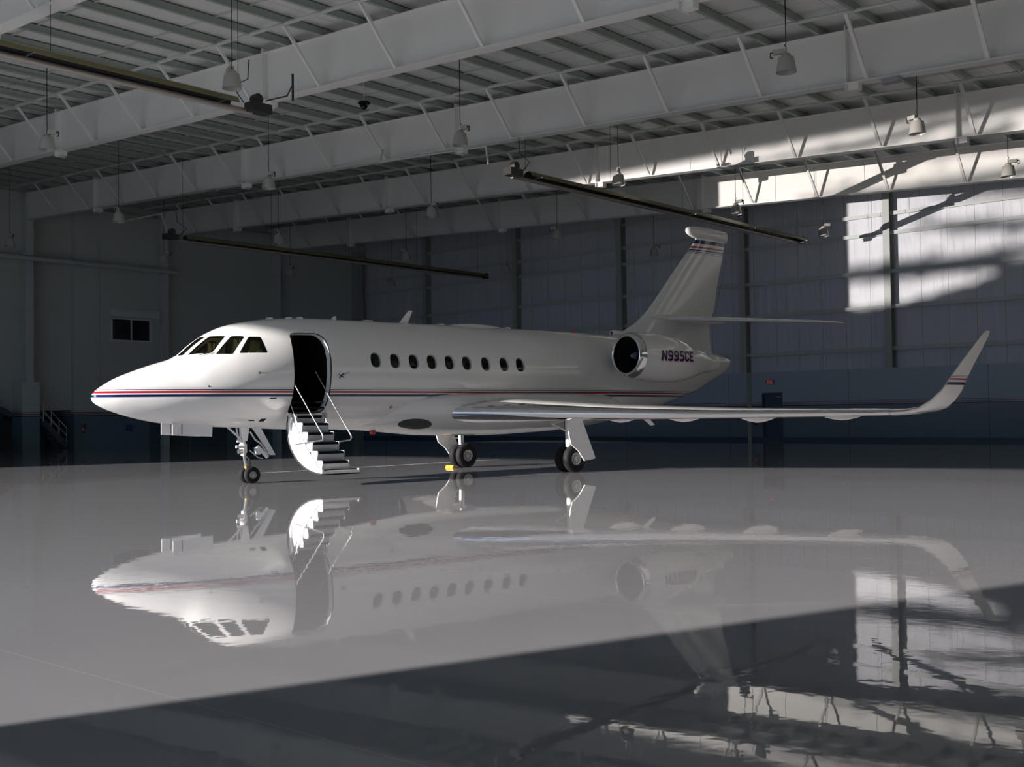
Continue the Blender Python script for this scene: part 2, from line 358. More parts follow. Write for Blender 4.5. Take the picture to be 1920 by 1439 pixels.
# window in left wall
o = empty('window_1', (XP, 32.65, 5.85))
MB().box((-.02, 0, 0), (.06, 2.5, .06)).box((-.02, 0, 1.2), (.06, 2.5, 1.27)).box((-.02, 0, .06), (.06, .07, 1.2)).box((-.02, 2.35, .06), (.06, 2.5, 1.2)).box((-.02, 1.18, .06), (.06, 1.26, 1.2)).build('window_frame', 'frame', o, 0)
for y0, y1 in ((.07, 1.18), (1.26, 2.35)): MB().box((0, y0, .06), (.02, y1, 1.2)).build('pane', 'darkglass', o, 0)
MB().box((0, -.12, -.05), (.14, 2.62, 0)).build('window_sill', 'frame', o, 0)
MB().box((0, -.12, 1.33), (.30, 2.85, 1.72)).build('shutter_box', 'frame', o, 0)
tag(o, 'dark two-pane window with a shutter box high on the left wall', 'window', kind='structure')
# conduit beside it
o = MB().tube([(XP+.06, 31.85, 11.6), (XP+.06, 31.85, 3.2), (XP+.06, 32.0, 3.05), (XP+.06, 33.2, 3.05)], .035).build('conduit_pipe', 'girt'); tag(o, 'thin vertical conduit left of the small dark window', 'pipe')
# frame columns on the left wall
for i, (y, lab) in enumerate(zip(BEAM_Y[3:], ('left of the small dark window, with a wide lower casing', 'just right of the small dark window', 'behind the cockpit roof of the jet, right of the window column'))):
    o = empty('wall_column', (XL, y, 0))
    h = zb(XL)+DEPTH
    MB().box((.97, -.2, 0), (1.0, .2, h)).build('front_flange', 'girt', o, 0)
    MB().box((0, -.01, 0), (.97, .01, h)).build('web', 'girt', o, 0)
    b = MB()
    for z in (2.0, 4.1, 6.2, 8.3, 10.4): b.box((.5, -.15, z), (.97, .15, z+.02))
    b.build('clip', 'girt', o, 0)
    if i == 0: MB().box((.9, -.47, 0), (1.12, .47, 3.45)).box((0, -.47, 0), (.9, -.45, 3.45)).build('casing', 'wainscot_left', o, 0)
    tag(o, 'grey steel frame column on the left wall %s' % lab, 'column', 'frame columns on the left wall', 'structure')
o = MB().box((XL, YB-1.0, 0), (XL+.95, YB-.56, 12.5)).build('wall_column', 'columng', smooth=0); tag(o, 'corner column where the left and back walls meet', 'column', kind='structure')
# long pipe along the left wall
o = MB().tube([(XL+1.25, 18, 9.85), (XL+1.25, 36.3, 9.85)], .13, 12).build('wall_pipe', 'girt'); tag(o, 'long horizontal pipe high along the left wall', 'pipe')
# other walls
o = MB().box((XR, YF, 0), (XR+.2, YB, 13)).build('wall_right', 'leftwall', smooth=0); tag(o, 'right wall of the hangar, outside the picture', 'wall', kind='structure')
b = MB().box((XL, YF-.2, 0), (OPEN_L, YF, 13)).box((OPEN_R, YF-.2, 0), (XR, YF, 13)).box((OPEN_L, YF-.2, OPEN_H), (OPEN_R, YF, 13))
o = b.build('wall_front', 'leftwall', smooth=0); tag(o, 'front wall around the great door opening, behind the camera', 'wall', kind='structure')

# roof
def sl(b, x0, x1, y0, y1, off, th, mi=0):
    b.add([(x0, y0, zb(x0)+off), (x1, y0, zb(x1)+off), (x1, y1, zb(x1)+off), (x0, y1, zb(x0)+off),
           (x0, y0, zb(x0)+off+th), (x1, y0, zb(x1)+off+th), (x1, y1, zb(x1)+off+th), (x0, y1, zb(x0)+off+th)],
          [(0,3,2,1),(4,5,6,7),(0,1,5,4),(1,2,6,5),(2,3,7,6),(3,0,4,7)], mi); return b
o = sl(MB(), XL-.2, XR+.2, YF-.2, YB+.2, DEPTH+.27, .15).build('ceiling', 'deck', smooth=0); tag(o, 'pale insulated roof deck above the purlins', 'ceiling', kind='structure')
X_P = [XL+.8+1.52*i for i in range(48)]
b = MB(); y0, y1 = YF+.02, YB-.02
b.box((-.008, y0, 0), (.008, y1, .24)); b.box((-.008, y0, 0), (.075, y1, .012)); b.box((-.075, y0, .228), (.008, y1, .24)); b.box((.063, y0, .012), (.075, y1, .03))
pm = b.mesh('roof_purlin', ['purlin'])
for i, x in enumerate(X_P):
    o = bpy.data.objects.new('roof_purlin', pm); C.objects.link(o); o.location = (x, 0, zb(x)+DEPTH+.012)
    tag(o, 'thin grey green roof purlin running from front to back under the deck', 'purlin', 'roof purlins', 'structure')
# bridging between purlins, one line in every bay
names = ['nearest', 'second', 'third', 'fourth', 'fifth', 'farthest']
YM = [(a+c)/2 for a, c in zip([YF]+BEAM_Y, BEAM_Y+[YB])]
for i, y in enumerate(YM[1:]):
    b = MB()
    for dy in (-1.1, 1.5): b.bar((XL, y+dy, zb(XL)+DEPTH+.22), (XR, y+dy, zb(XR)+DEPTH+.22), .03, .03)
    o = b.build('trim_%d' % (30+i), 'pipe', smooth=0); tag(o, 'thin bridging bars across the purlins behind the %s roof girder' % names[i], 'bridging bar', 'bridging bars under the roof', 'structure')

# girders
BR_X = [-23.8-3.0*k for k in range(-11, 12)]
for i, y in enumerate(BEAM_Y):
    g = empty('roof_beam', (0, y, 0))
    sl(MB(), XL+.9, XR, -.008, .008, 0, DEPTH).build('web', 'beam', g, 0)
    b = sl(MB(), XL+.9, XR, -.19, .19, -.025, .025); b.build('bottom_flange', 'beam', g, 0)
    sl(MB(), XL+.9, XR, -.16, .16, DEPTH-.012, .02).build('top_flange', 'beam', g, 0)
    b = MB()
    for sxx in (-50.2, -38.4, -26.3, -12.35, 1.5):
        b.box((sxx-.015, -.2, zb(sxx)-.22), (sxx+.015, .2, zb(sxx)+DEPTH+.12)); b.box((sxx+.015, -.12, zb(sxx)-.2), (sxx+.3, .12, zb(sxx)-.03))
    b.build('splice_plate', 'beam', g, 0)
    for x in BR_X:
        if x < XL+2 or x > XR-1: continue
        p = Vector((x, -.17, zb(x)+.02)); q = Vector((x+.02, -1.38, zb(x)+1.36))
        mb = MB().bar(p, q, .012, .11, upv=(1, 0, 0)); mb.bar(p+Vector((.045, 0, 0)), q+Vector((.045, 0, 0)), .08, .012, upv=(1, 0, 0))
        mb.build('brace', 'beam', g, 0)
    tag(g, 'deep white roof girder with diagonal braces, %s of the girders crossing above the jet' % names[i], 'roof girder', 'roof girders', 'structure')
    if i == 0: continue
    o = MB().tube([(XL+1.2, y-1.38, zb(XL+1.2)+1.40), (XR-.2, y-1.38, zb(XR-.2)+1.40)], .05, 10)
    for x in X_P[1::3]: o.tube([(x, y-1.38, zb(x)+1.4), (x, y-1.38, zb(x)+1.62)], .01, 6)
    o = o.build('ceiling_pipe', 'pipe'); tag(o, 'slim white pipe hung in front of the %s roof girder' % names[i], 'pipe', 'pipes along the girders')

# ================================================================== LAMPS
def make_lamp():
    o = empty('pendant_lamp', (0, 0, 0))
    MB().lathe([(.238, -.20), (.236, -.18), (.214, -.04), (.196, .06), (.182, .14), (.172, .155), (.10, .165), (.098, .155), (.165, .145), (.188, .05), (.207, -.05), (.228, -.20), (.238, -.20)], n=28).build('lamp_shade', 'lampglass', o)
    MB().lathe([(0, .14), (.10, .14), (.105, .16), (.105, .22), (.07, .25), (0, .25)], n=20).build('housing', 'lampmetal', o)
    MB().box((.04, -.06, .25), (.30, .06, .36)).build('ballast_box', 'lampmetal', o, 0)
    MB().lathe([(0, -.12), (.035, -.10), (.05, -.02), (.03, .08), (.03, .14)], n=12).build('bulb', 'sign', o)
    MB().tube([(0, 0, .25), (0, 0, .40), (.03, 0, .44), (.0, 0, .48), (0, 0, .52)], .012, 6).build('hook', 'cord', o)
    MB().tube([(.30, 0, .30), (.36, 0, .31), (.36, 0, .19), (.30, 0, .18)], .018, 6).build('conduit', 'cord', o)
    return o
lamp0 = make_lamp()
LX = [-12.1, -22.5, -31.6, -41.4, -50.8]
cols = ['in the row farthest right', 'in the second row from right', 'in the middle row', 'in the fourth row from right', 'in the row by the left wall']
bays = {2: 'in front of the first full girder', 3: 'between first and second full girders', 4: 'between second and third full girders', 5: 'between third and farthest girders', 6: 'behind the farthest girder'}
first = True
for bi in range(2, 7):
    y = {2: 15.9, 3: 23.8, 4: 31.7, 5: 39.7, 6: 47.5}[bi]
    for k, x in enumerate(LX):
        if bi == 2 and k in (0, 4, 3): continue
        if bi == 6 and k == 0: continue
        o = lamp0 if first else copy_tree(lamp0); first = False
        o.location = (x, y, 9.40+.004*abs(x)); o.rotation_euler.z = random.choice((0, .6, 2.8, 3.4, 5.4))
        top = zb(x)+DEPTH+.268
        cd = MB().tube([(0, 0, .50), (0, 0, top-o.location.z)], .011, 6).build('cord', 'cord', o)
        tag(o, 'pendant lamp %s, %s' % (cols[k], bays[bi]), 'pendant lamp', 'pendant lamps under the roof')

# ================================================================== TUBE HEATERS
def heater(x, ya, yb_, z, label, flip):
    o = empty('tube_heater', (x, ya, z)); L_ = yb_-ya
    # reflector: inverted trough
    prof = [(-.20, .0), (-.15, .12), (-.05, .17), (.05, .17), (.15, .12), (.20, .0), (.195, -.01), (.14, .11), (.045, .155), (-.045, .155), (-.14, .11), (-.195, -.01)]
    MB().loft([[(px, .9, pz) for px, pz in prof], [(px, L_, pz) for px, pz in prof]]).build('reflector', 'olive', o, 0)
    inn = [(px*.985, pz-.006) for px, pz in prof[6:]]
    MB().loft([[(px, .92, pz) for px, pz in inn], [(px, L_-.02, pz) for px, pz in inn]], closed=False, caps=False).build('reflector_lining', 'burner', o, 0)
    MB().tube([(flip*.15, .3, -.07), (flip*.15, L_-.1, -.07)], .07, 14).build('radiant_tube', 'tube', o)
    MB().box((-.17, L_-.15, -.12), (.17, L_+.12, .16)).build('end_cap', 'burner', o, 0)
    MB().box((-.17, -.1, -.10), (.17, .5, .13)).build('burner_box', 'burner', o, 0)
    MB().lathe([(.0, -.1), (.13, -.1), (.14, 0), (.13, .12), (0, .12)], (0, .25, .24), 'X', 14).build('blower', 'burner', o)
    MB().tube([(.05, .6, .1), (.1, .9, .45), (.02, .5, .7), (.03, .45, 1.2)], .014, 6).build('gas_hose', 'cord', o)
    n_ = max(2, int(L_/4.2))
    for k in range(n_+1):
        yy = .8+(L_-1.4)*k/n_
        MB().tube([(0, yy, .17), (0, yy, zb(x)+DEPTH-z)], .008, 6).build('hanger_wire', 'cord', o)
        MB().bar((-.3, yy+.5, -.02), (.3, yy+.5, -.02), .025, .025).build('bracket', 'steel', o, 0)
    return tag(o, label, 'tube heater', 'tube heaters under the roof')
h1 = heater(-23.1, 1.5, 17.3, 9.15, 'long olive tube heater reaching in from the upper left, nearest of the three', 1)
h1.rotation_euler.z = PI; h1.location.y = 17.3      # burner at the far end
heater(-23.4, 27.0, 47.2, 9.15, 'long olive tube heater sloping down the picture above the jet tail fin', -1)
heater(-42.1, 26.4, 46.4, 9.15, 'dark tube heater in the dim left rear part of the hangar', -1)

# small ceiling fittings
def small_box(loc, size, name, label, cat, m_='sign'):
    o = empty(name, loc); x, y, z = size
    MB().box((-x/2, -y/2, -z), (x/2, y/2, -.02)).build('body', m_, o, 0); MB().box((-x/2-.03, -y/2-.03, -.02), (x/2+.03, y/2+.03, 0)).build('mount_plate', 'pipe', o, 0)
    return tag(o, label, cat)
small_box((-11.2, BEAM_Y[3]-.05, zb(-11.2)-.025), (.45, .25, .14), 'emergency_light', 'flat white emergency light under the third girder, near the lamp at the right', 'emergency light')
small_box((-28.3, BEAM_Y[3]-.05, zb(-28.3)-.025), (.45, .25, .10), 'emergency_light', 'flat white emergency light under the third girder, beside the middle lamp', 'emergency light')
small_box((-40.6, BEAM_Y[3]-.05, zb(-40.6)-.025), (.45, .25, .10), 'emergency_light', 'flat white emergency light under the third girder, toward the left wall', 'emergency light')
o = empty('security_camera', (-25.1, 22.4, 10.75))
MB().tube([(0, 0, 0), (0, 0, zb(-25)+DEPTH-10.75)], .015, 6).build('mount_pole', 'pipe', o)
MB().lathe([(0, .05), (.17, .04), (.19, 0), (.17, -.02), (0, -.02)], n=18).build('cap', 'black', o)
MB().lathe([(.12, -.02), (.11, -.1), (.06, -.16), (0, -.18)], n=18).build('dome', 'darkglass', o)
tag(o, 'black dome security camera on a thin pole behind the second girder', 'security camera')
o = empty('heater_controls', (-21.6, 17.0, 9.3))
MB().tube([(-1.2, .1, 0), (-.6, .3, .05), (0, 0, .15)], .02, 6).build('stub_arm', 'cord', o)
MB().tube([(0, 0, -.25), (0, 0, .40)], .03, 6).build('upright', 'cord', o)
tag(o, 'short black upright bracket beside the burner of the nearest tube heater', 'bracket')
# gas pipes with drops
o = MB().tube([(-47.5, 27.2, 11.1), (-47.5, 27.2, 10.5), (-43.3, 26.9, 10.35), (-42.6, 26.8, 9.3)], .035, 8).build('gas_pipe', 'pipe'); tag(o, 'pale gas pipe dropping to the burner of the dim left heater', 'pipe')
o = MB().tube([(-29.5, 27.2, 10.9), (-29.3, 26.9, 10.4), (-24.3, 26.9, 10.1), (-24.2, 26.9, 9.5)], .035, 8).build('gas_pipe', 'pipe'); tag(o, 'pale gas pipe dropping to the burner of the heater above the fin', 'pipe')

# ================================================================== JET
JTH = 1.394
jet = empty('business_jet', (-20.476, 14.825, 0), JTH)      # local x runs aft from the nose wheel, y to starboard, z up
tag(jet, 'white twin-engine business jet with red and navy stripes, door open and stairs down', 'jet')
def A3(s, t, z): return (s, -t, z)       # s aft, t to port, z up
TOPP=[(-3.38,1.87),(-3.34,1.955),(-3.25,2.04),(-3.1,2.14),(-2.9,2.255),(-2.5,2.42),(-2.1,2.56),(-1.75,2.67),(-1.62,2.735),(-1.36,2.96),(-1.08,3.16),(-.83,3.295),(-.55,3.41),(-.3,3.475),(.07,3.55),(.44,3.6),(1.01,3.64),(1.6,3.66),(4,3.66),(9,3.64),(11,3.6),(13,3.5),(14.5,3.31),(15.4,3.16),(15.9,3.05),(16.08,2.96)]
BOTP=[(-3.38,1.86),(-3.34,1.78),(-3.25,1.71),(-3.1,1.635),(-2.9,1.56),(-2.5,1.44),(-2.1,1.355),(-1.7,1.30),(-1,1.25),(0,1.2),(1,1.155),(2.5,1.14),(9.5,1.14),(10.5,1.19),(11.5,1.34),(12.5,1.55),(13.23,1.72),(13.8,1.88),(14.35,2.05),(15,2.32),(15.6,2.56),(15.95,2.78),(16.08,2.93)]
WID=[(-3.38,.005),(-3.34,.10),(-3.25,.19),(-3.1,.285),(-2.9,.39),(-2.5,.55),(-2.1,.69),(-1.7,.81),(-1.2,.95),(-.6,1.08),(0,1.17),(.6,1.225),(1.2,1.25),(8.5,1.25),(9.5,1.23),(10.5,1.15),(11.5,1.02),(12.5,.86),(13.5,.68),(14.5,.48),(15.4,.27),(15.9,.12),(16.08,.01)]
ZW=[(-3.38,1.865),(-3,1.88),(-2,1.93),(-1.2,2.05),(-.5,2.2),(.5,2.36),(1.5,2.4),(9.5,2.4),(12,2.55),(14,2.75),(16.08,2.95)]
EXT=[(-3.38,1),(-2,1),(-1.5,1.02),(-1.0,1.08),(-.3,1.04),(.5,1),(16.1,1)]
def itp(T,x):
    if x<=T[0][0]: return T[0][1]
    if x>=T[-1][0]: return T[-1][1]
    for i in range(len(T)-1):
        if T[i][0]<=x<=T[i+1][0]:
            # monotone cubic
            x0,y0=T[i];x1,y1=T[i+1];h=x1-x0;d=(y1-y0)/h
            def sl(j):
                if j<=0: return (T[1][1]-T[0][1])/(T[1][0]-T[0][0])
                if j>=len(T)-1: return (T[-1][1]-T[-2][1])/(T[-1][0]-T[-2][0])
                a=(T[j][1]-T[j-1][1])/(T[j][0]-T[j-1][0]);b=(T[j+1][1]-T[j][1])/(T[j+1][0]-T[j][0])
                return 0 if a*b<=0 else 2*a*b/(a+b)
            m0,m1=sl(i),sl(i+1);u=(x-x0)/h
            return (2*u**3-3*u*u+1)*y0+(u**3-2*u*u+u)*h*m0+(-2*u**3+3*u*u)*y1+(u**3-u*u)*h*m1
def sect(s,a):
    "a: angle, 0=port side, 90=top; returns (t,z)"
    w=itp(WID,s);zw=itp(ZW,s);c=math.cos(a);sn=math.sin(a)
    if sn>=0:
        e=itp(EXT,s); return (w*math.copysign(abs(c)**e,c), zw+(itp(TOPP,s)-zw)*abs(sn))
    return (w*c, zw-(zw-itp(BOTP,s))*abs(sn))
def inside(s,t,z):
    if s<-3.38 or s>16.08: return False
    w=itp(WID,s);zw=itp(ZW,s)
    v=(z-zw)/((itp(TOPP,s)-zw) if z>=zw else (zw-itp(BOTP,s)))
    if abs(v)>1: return False
    a=math.asin(v); return abs(t)<w*(math.cos(a)**(itp(EXT,s) if v>0 else 1))
def implicit(s, t, z):
    w_ = max(itp(WID, s), .004); zw = itp(ZW, s); h = max((itp(TOPP, s)-zw) if z >= zw else (zw-itp(BOTP, s)), .004)
    e = itp(EXT, s) if z >= zw else 1
    return (abs(t)/w_)**(2/e)+(abs(z-zw)/h)**2
def fnormal(s, t, z):
    if s < -3.33: return Vector((-1, -t*6, (z-1.87)*6)).normalized()
    if s > 16.02: return Vector((1, -t*4, (z-2.95)*4)).normalized()
    d = .012
    return Vector(((implicit(s+d, t, z)-implicit(s-d, t, z)), -(implicit(s, t+d, z)-implicit(s, t-d, z)), (implicit(s, t, z+d)-implicit(s, t, z-d)))).normalized()
def fus_ring(s, n, off=0):
    out = []
    for k in range(n):
        a = 2*PI*k/n; t, z = sect(s, a)
        if off:
            zw = itp(ZW, s); w_ = itp(WID, s); r = 1-off/max(w_, .3)
            t *= r; z = zw+(z-zw)*r
        out.append(A3(s, t, z))
    return out
ST = [-3.378, -3.36, -3.34, -3.31, -3.27, -3.22]+[-3.15+.07*i for i in range(7)]+[-2.6+.1*i for i in range(36)]+[1.0+.25*i for i in range(38)]+[10.5+.15*i for i in range(35)]+[15.8, 15.88, 15.95, 16.01, 16.05, 16.075]
ST = sorted(set(round(x, 3) for x in ST))
fb = MB(); fb.loft([fus_ring(s, 96) for s in ST])
ib = MB(); ib.loft([fus_ring(s, 48, .055) for s in [-2.2+.2*i for i in range(54)]], mi=1)

# openings (aircraft coordinates traced on the skin)
DOOR = [(.53,3.166),(.565,3.215),(.62,3.243),(.70,3.25),(1.14,3.258),(1.22,3.24),(1.285,3.20),(1.35,3.12),(1.385,2.95),(1.385,2.67),(1.372,2.34),(1.372,2.01),(1.37,1.767),(1.35,1.60),(1.287,1.523),(1.147,1.497),(.554,1.489),(.49,1.557),(.49,1.69),(.495,1.876),(.49,2.116),(.485,2.544),(.505,2.927)]
W1 = [(-1.521,.358,2.737),(-1.40,.47,2.735),(-1.20,.665,2.752),(-1.15,.69,2.78),(-1.075,.687,2.831),(-.755,.532,3.15),(-1.008,.275,3.15)]
W0 = [(-1.622,.047,2.732),(-1.571,.237,2.738),(-1.06,.208,3.141),(-1.092,.02,3.153)]
W2 = [(-1.076,.753,2.751),(-.756,.892,2.752),(-.42,.725,3.12),(-.445,.699,3.15),(-.66,.596,3.149)]
W3 = [(-.63,.924,2.774),(-.046,1.063,2.788),(-.095,.827,3.139),(-.333,.75,3.14)]
CW = [2.52, 3.031, 3.538, 4.041, 4.547, 5.053, 5.621, 6.188, 6.697]
CWZ = [2.684, 2.677, 2.670, 2.669, 2.664, 2.663, 2.655, 2.658, 2.650]
def centroid(P):
    n = len(P); return tuple(sum(p[i] for p in P)/n for i in range(3))
def round_poly(P, r=.05, k=4):
    out = []; n = len(P)
    for i in range(n):
        p = Vector(P[i]); a = Vector(P[i-1]); b = Vector(P[(i+1) % n])
        da = (a-p); db = (b-p); rr = min(r, da.length*.45, db.length*.45)
        q0 = p+da.normalized()*rr; q1 = p+db.normalized()*rr
        for j in range(k+1):
            u = j/k; out.append(tuple((1-u)**2*q0[x]+2*u*(1-u)*p[x]+u*u*q1[x] for x in range(3)))
    return out
def cutter(mb, P, depth, mi=2):
    c = centroid(P); n_ = fnormal(c[0], c[1], c[2])
    a = [Vector(A3(*p))+n_*depth for p in P]
    mb.prism(a, -n_*depth*2, mi); return n_
cut = MB()
for W_ in (W1, W2, W3):
    for sg in (1, -1): cutter(cut, round_poly([(p[0], p[1]*sg, p[2]) for p in W_], .035), .16)
for sg in (1, -1): cutter(cut, round_poly([(p[0], p[1]*sg, p[2]) for p in W0], .02), .12)
for sg in (1, -1):
    for s, z in zip(CW, CWZ):
        pts = [A3(s+.138*math.copysign(abs(math.cos(a))**.8, math.cos(a)), 0, z+.172*math.copysign(abs(math.sin(a))**.85, math.sin(a))) for a in [2*PI*k/28 for k in range(28)]]
        cut.prism([(p[0], -sg*1.0, p[2]) for p in pts], (0, -sg*.5, 0), 2)
cut.prism([A3(s, .45, z) for s, z in DOOR], (0, -1.2, 0), 2)

def boolean(base, ops):
    o = bpy.data.objects.new('tmp', base); C.objects.link(o); cs = []
    for me in ops:
        c = bpy.data.objects.new('tmpc', me); C.objects.link(c); cs.append(c)
        md = o.modifiers.new('b', 'BOOLEAN'); md.operation = 'DIFFERENCE'; md.object = c; md.solver = 'EXACT'; md.material_mode = 'INDEX'
        try: md.use_self = False
        except Exception: pass
    dg = bpy.context.evaluated_depsgraph_get(); dg.update()
    me = bpy.data.meshes.new_from_object(o.evaluated_get(dg))
    for x in [o]+cs: bpy.data.objects.remove(x)
    return me
fm = boolean(fb.mesh('fuselage', ['paint', 'interior', 'seal']), [ib.mesh('i', ['paint', 'interior', 'seal']), cut.mesh('c', ['paint', 'interior', 'seal'])])
fm.name = 'fuselage'
print('fuselage faces', len(fm.polygons), 'materials', len(fm.materials), sorted({p.material_index for p in fm.polygons}))
# smooth shading from the true surface so the gloss stays clean round the openings
fm.shade_smooth(); nor = [None]*len(fm.loops); cache = {}
for p in fm.polygons:
    for li in p.loop_indices:
        vi = fm.loops[li].vertex_index
        if p.material_index == 0:
            if vi not in cache:
                c = fm.vertices[vi].co; cache[vi] = fnormal(c.x, -c.y, c.z)
            nor[li] = cache[vi] if cache[vi].dot(p.normal) > .2 else p.normal.copy()
        else: nor[li] = p.normal.copy()
fm.normals_split_custom_set([tuple(v) for v in nor])
fus = bpy.data.objects.new('fuselage', fm); C.objects.link(fus); fus.parent = jet

def patch(P, inset, grid=None):
    """pane following the skin inside the outline P, sunk by inset"""
    c = Vector(A3(*centroid(P))); n_ = fnormal(*centroid(P))
    ring = [Vector(A3(*p))-n_*inset for p in P]; rings = [ring]
    mb = MB(); vs = []; fs = []
    K = 4; n = len(ring)
    for j in range(K):
        u = 1-j/K
        for v in ring:
            q = c-n_*inset+(v-(c-n_*inset))*u
            # bulge back out to the skin
            lo, hi = -.15, .3
            for _ in range(16):
                m_ = (lo+hi)/2; x = q+n_*m_
                if implicit(x.x, -x.y, x.z) < 1: lo = m_
                else: hi = m_
            vs.append(q+n_*(lo-inset) if j else q+n_*(lo-inset))
    # centre
    q = c; lo, hi = -.2, .3
    for _ in range(16):
        m_ = (lo+hi)/2; x = q+n_*m_
        if implicit(x.x, -x.y, x.z) < 1: lo = m_
        else: hi = m_
    vs.append(q+n_*(lo-inset))
    for j in range(K-1):
        for k in range(n): fs.append((j*n+k, j*n+(k+1) % n, (j+1)*n+(k+1) % n, (j+1)*n+k))
    for k in range(n): fs.append(((K-1)*n+k, (K-1)*n+(k+1) % n, K*n))
    mb.add(vs, fs); return mb
for W_, rr in ((W0, .02), (W1, .035), (W2, .035), (W3, .035)):
    for sg in (1, -1):
        P = round_poly([(p[0], p[1]*sg, p[2]) for p in W_], rr)
        pn = patch(P, .012).build('cockpit_window', 'cockglass', jet, 60)
        # black seal ring
        q = patch(P, .004); n = len(P); c = sum((Vector(v) for v in q.v[:n]), Vector())/n
        out = [Vector(v) for v in q.v[:n]]; inn = [v+(c-v).normalized()*.011 for v in out]
        nn = fnormal(*centroid(P)); sealm = MB().add(out+inn, [(k, (k+1) % n, n+(k+1) % n, n+k) for k in range(n)])
        sealm.add([v-nn*.01 for v in out]+[v-nn*.01 for v in inn], [(k, (k+1) % n, n+(k+1) % n, n+k) for k in range(n)])
        sealm.build('window_seal', 'seal', pn, 0)
for sg in (1, -1):
    for s, z in zip(CW, CWZ):
        ang = [2*PI*k/28 for k in range(28)]
        def oval(rx, rz): return [(s+rx*math.copysign(abs(math.cos(a))**.8, math.cos(a)), z+rz*math.copysign(abs(math.sin(a))**.85, math.sin(a))) for a in ang]
        P = []
        for (a_, c_) in oval(.138, .172):
            h_ = (c_-itp(ZW, a_))/(itp(TOPP, a_)-itp(ZW, a_)); P.append((a_, sg*itp(WID, a_)*math.sqrt(max(0, 1-h_*h_)), c_))
        pn = patch(P, .045).build('cabin_window', 'cabglass', jet, 60)
        nn = fnormal(*centroid(P)); c = sum((Vector(A3(*p)) for p in P), Vector())/28
        o1 = [Vector(A3(*p))-nn*.004 for p in P]; i1 = [v+(c-v).normalized()*.012-nn*.008 for v in o1]; i2 = [v+(c-v).normalized()*.022-nn*.05 for v in o1]
        MB().loft([o1, i1, i2], caps=False).build('window_frame', 'hub', pn, 50)

# cockpit and cabin furniture
rings = [[A3(s, w_, z) for w_, z in ((itp(WID, s)*.80, 1.76), (-itp(WID, s)*.80, 1.76), (-itp(WID, s)*.76, 1.72), (itp(WID, s)*.76, 1.72))] for s in (-2, -1.5, -1, 0, .5, 1.2, 8)]
MB().loft(rings).build('cabin_floor', 'wood', jet, 0)
for t in (.46, -.46):
    b = MB()
    b.loft([[(x, -t+y, z) for x, y in ((-.05-hh*.3, -.22*ww), (.10-hh*.3, -.22*ww), (.10-hh*.3, .22*ww), (-.05-hh*.3, .22*ww))] for z, hh, ww in ((2.12, .5, 1), (2.55, .3, 1.05), (2.86, .2, .9), (2.90, .18, .5))])
    b.loft([[(x, -t+y, z) for x, y in ((-.05-hh*.3, -.12), (.06-hh*.3, -.12), (.06-hh*.3, .12), (-.05-hh*.3, .12))] for z, hh in ((2.90, .2), (3.05, .14), (3.08, .14))])
    b.box((-.62, -t*1.42-.03, 2.25), (-.56, -t*1.42+.03, 3.08)).box((-.50, -t*1.42-.02, 2.25), (-.47, -t*1.42+.02, 3.08))
    b.box((-.50, -t-.23, 2.02), (.0, -t+.23, 2.14))
    for ay in (-.26, .22): b.box((-.42, -t+ay, 2.26), (.02, -t+ay+.05, 2.32))
    b.build('pilot_seat', 'cream', jet, 40)
    MB().tube([(-.95, -t-.12, 2.55), (-.93, -t-.14, 2.62), (-.93, -t+.14, 2.62), (-.95, -t+.12, 2.55)], .014, 6).tube([(-1.15, -t, 2.35), (-.95, -t, 2.56)], .02, 6).build('control_wheel', 'black', jet)
MB().loft([[(-1.45, y, z) for y, z in ((-.55, 2.2), (.55, 2.2), (.25, 2.66), (-.25, 2.66))], [(-1.05, y, z) for y, z in ((-.72, 2.2), (.72, 2.2), (.60, 2.72), (-.60, 2.72))], [(-.98, y, z) for y, z in ((-.70, 2.3), (.70, 2.3), (.58, 2.70), (-.58, 2.70))]]).build('glare_shield', 'black', jet, 0)
def bulk(s, ta, tb, name, m_):
    pts = []
    for k in range(25):
        z = 1.76+(3.50-1.76)*k/24; h_ = (z-itp(ZW, s))/((itp(TOPP, s)-itp(ZW, s)) if z > itp(ZW, s) else (itp(ZW, s)-itp(BOTP, s)))
        w_ = itp(WID, s)*math.sqrt(max(0, 1-h_*h_))-.075; pts.append((max(min(ta, tb)+.01, min(max(ta, tb), w_)), z))
    sg = 1 if tb > 0 else -1; lo_ = min(abs(ta), abs(tb))
    poly = [A3(s, sg*lo_, 1.76)]+[A3(s, sg*max(lo_+.005, w_), z) for w_, z in [(itp(WID, s)*math.sqrt(max(0, 1-((z-itp(ZW, s))/((itp(TOPP, s)-itp(ZW, s)) if z > itp(ZW, s) else (itp(ZW, s)-itp(BOTP, s))))**2))-.075, z) for z in [1.76+1.74*k/24 for k in range(25)]]]+[A3(s, sg*lo_, 3.50)]
    return MB().prism(poly, (.04, 0, 0)).build(name, m_, jet, 0)
MB().box(A3(.31, .36, 1.76), A3(.33, -.36, 3.45)).build('cockpit_sun_blocker', 'wood', jet, 0)  # added panel closing the aisle so cockpit sun stays out of the cabin
bulk(.30, .35, 1.1, 'cockpit_bulkhead', 'interior'); bulk(.30, -.35, -1.1, 'cockpit_bulkhead', 'interior')
b = MB().box(A3(.5, -.55, 1.76), A3(1.3, -1.0, 3.2)); g_ = b.build('galley_cabinet', 'wood', jet, 0)
b = MB()
for z in (2.0, 2.3, 2.6, 2.85): b.box(A3(.55, -.548, z), A3(1.25, -.54, z+.01))
for z in (2.2, 2.32, 2.62): b.box(A3(.66, -.548, z), A3(.70, -.52, z+.035))
b.box(A3(1.02, -.548, 2.52), A3(1.04, -.52, 2.6)); b.build('cabinet_handle', 'steel', g_, 0)
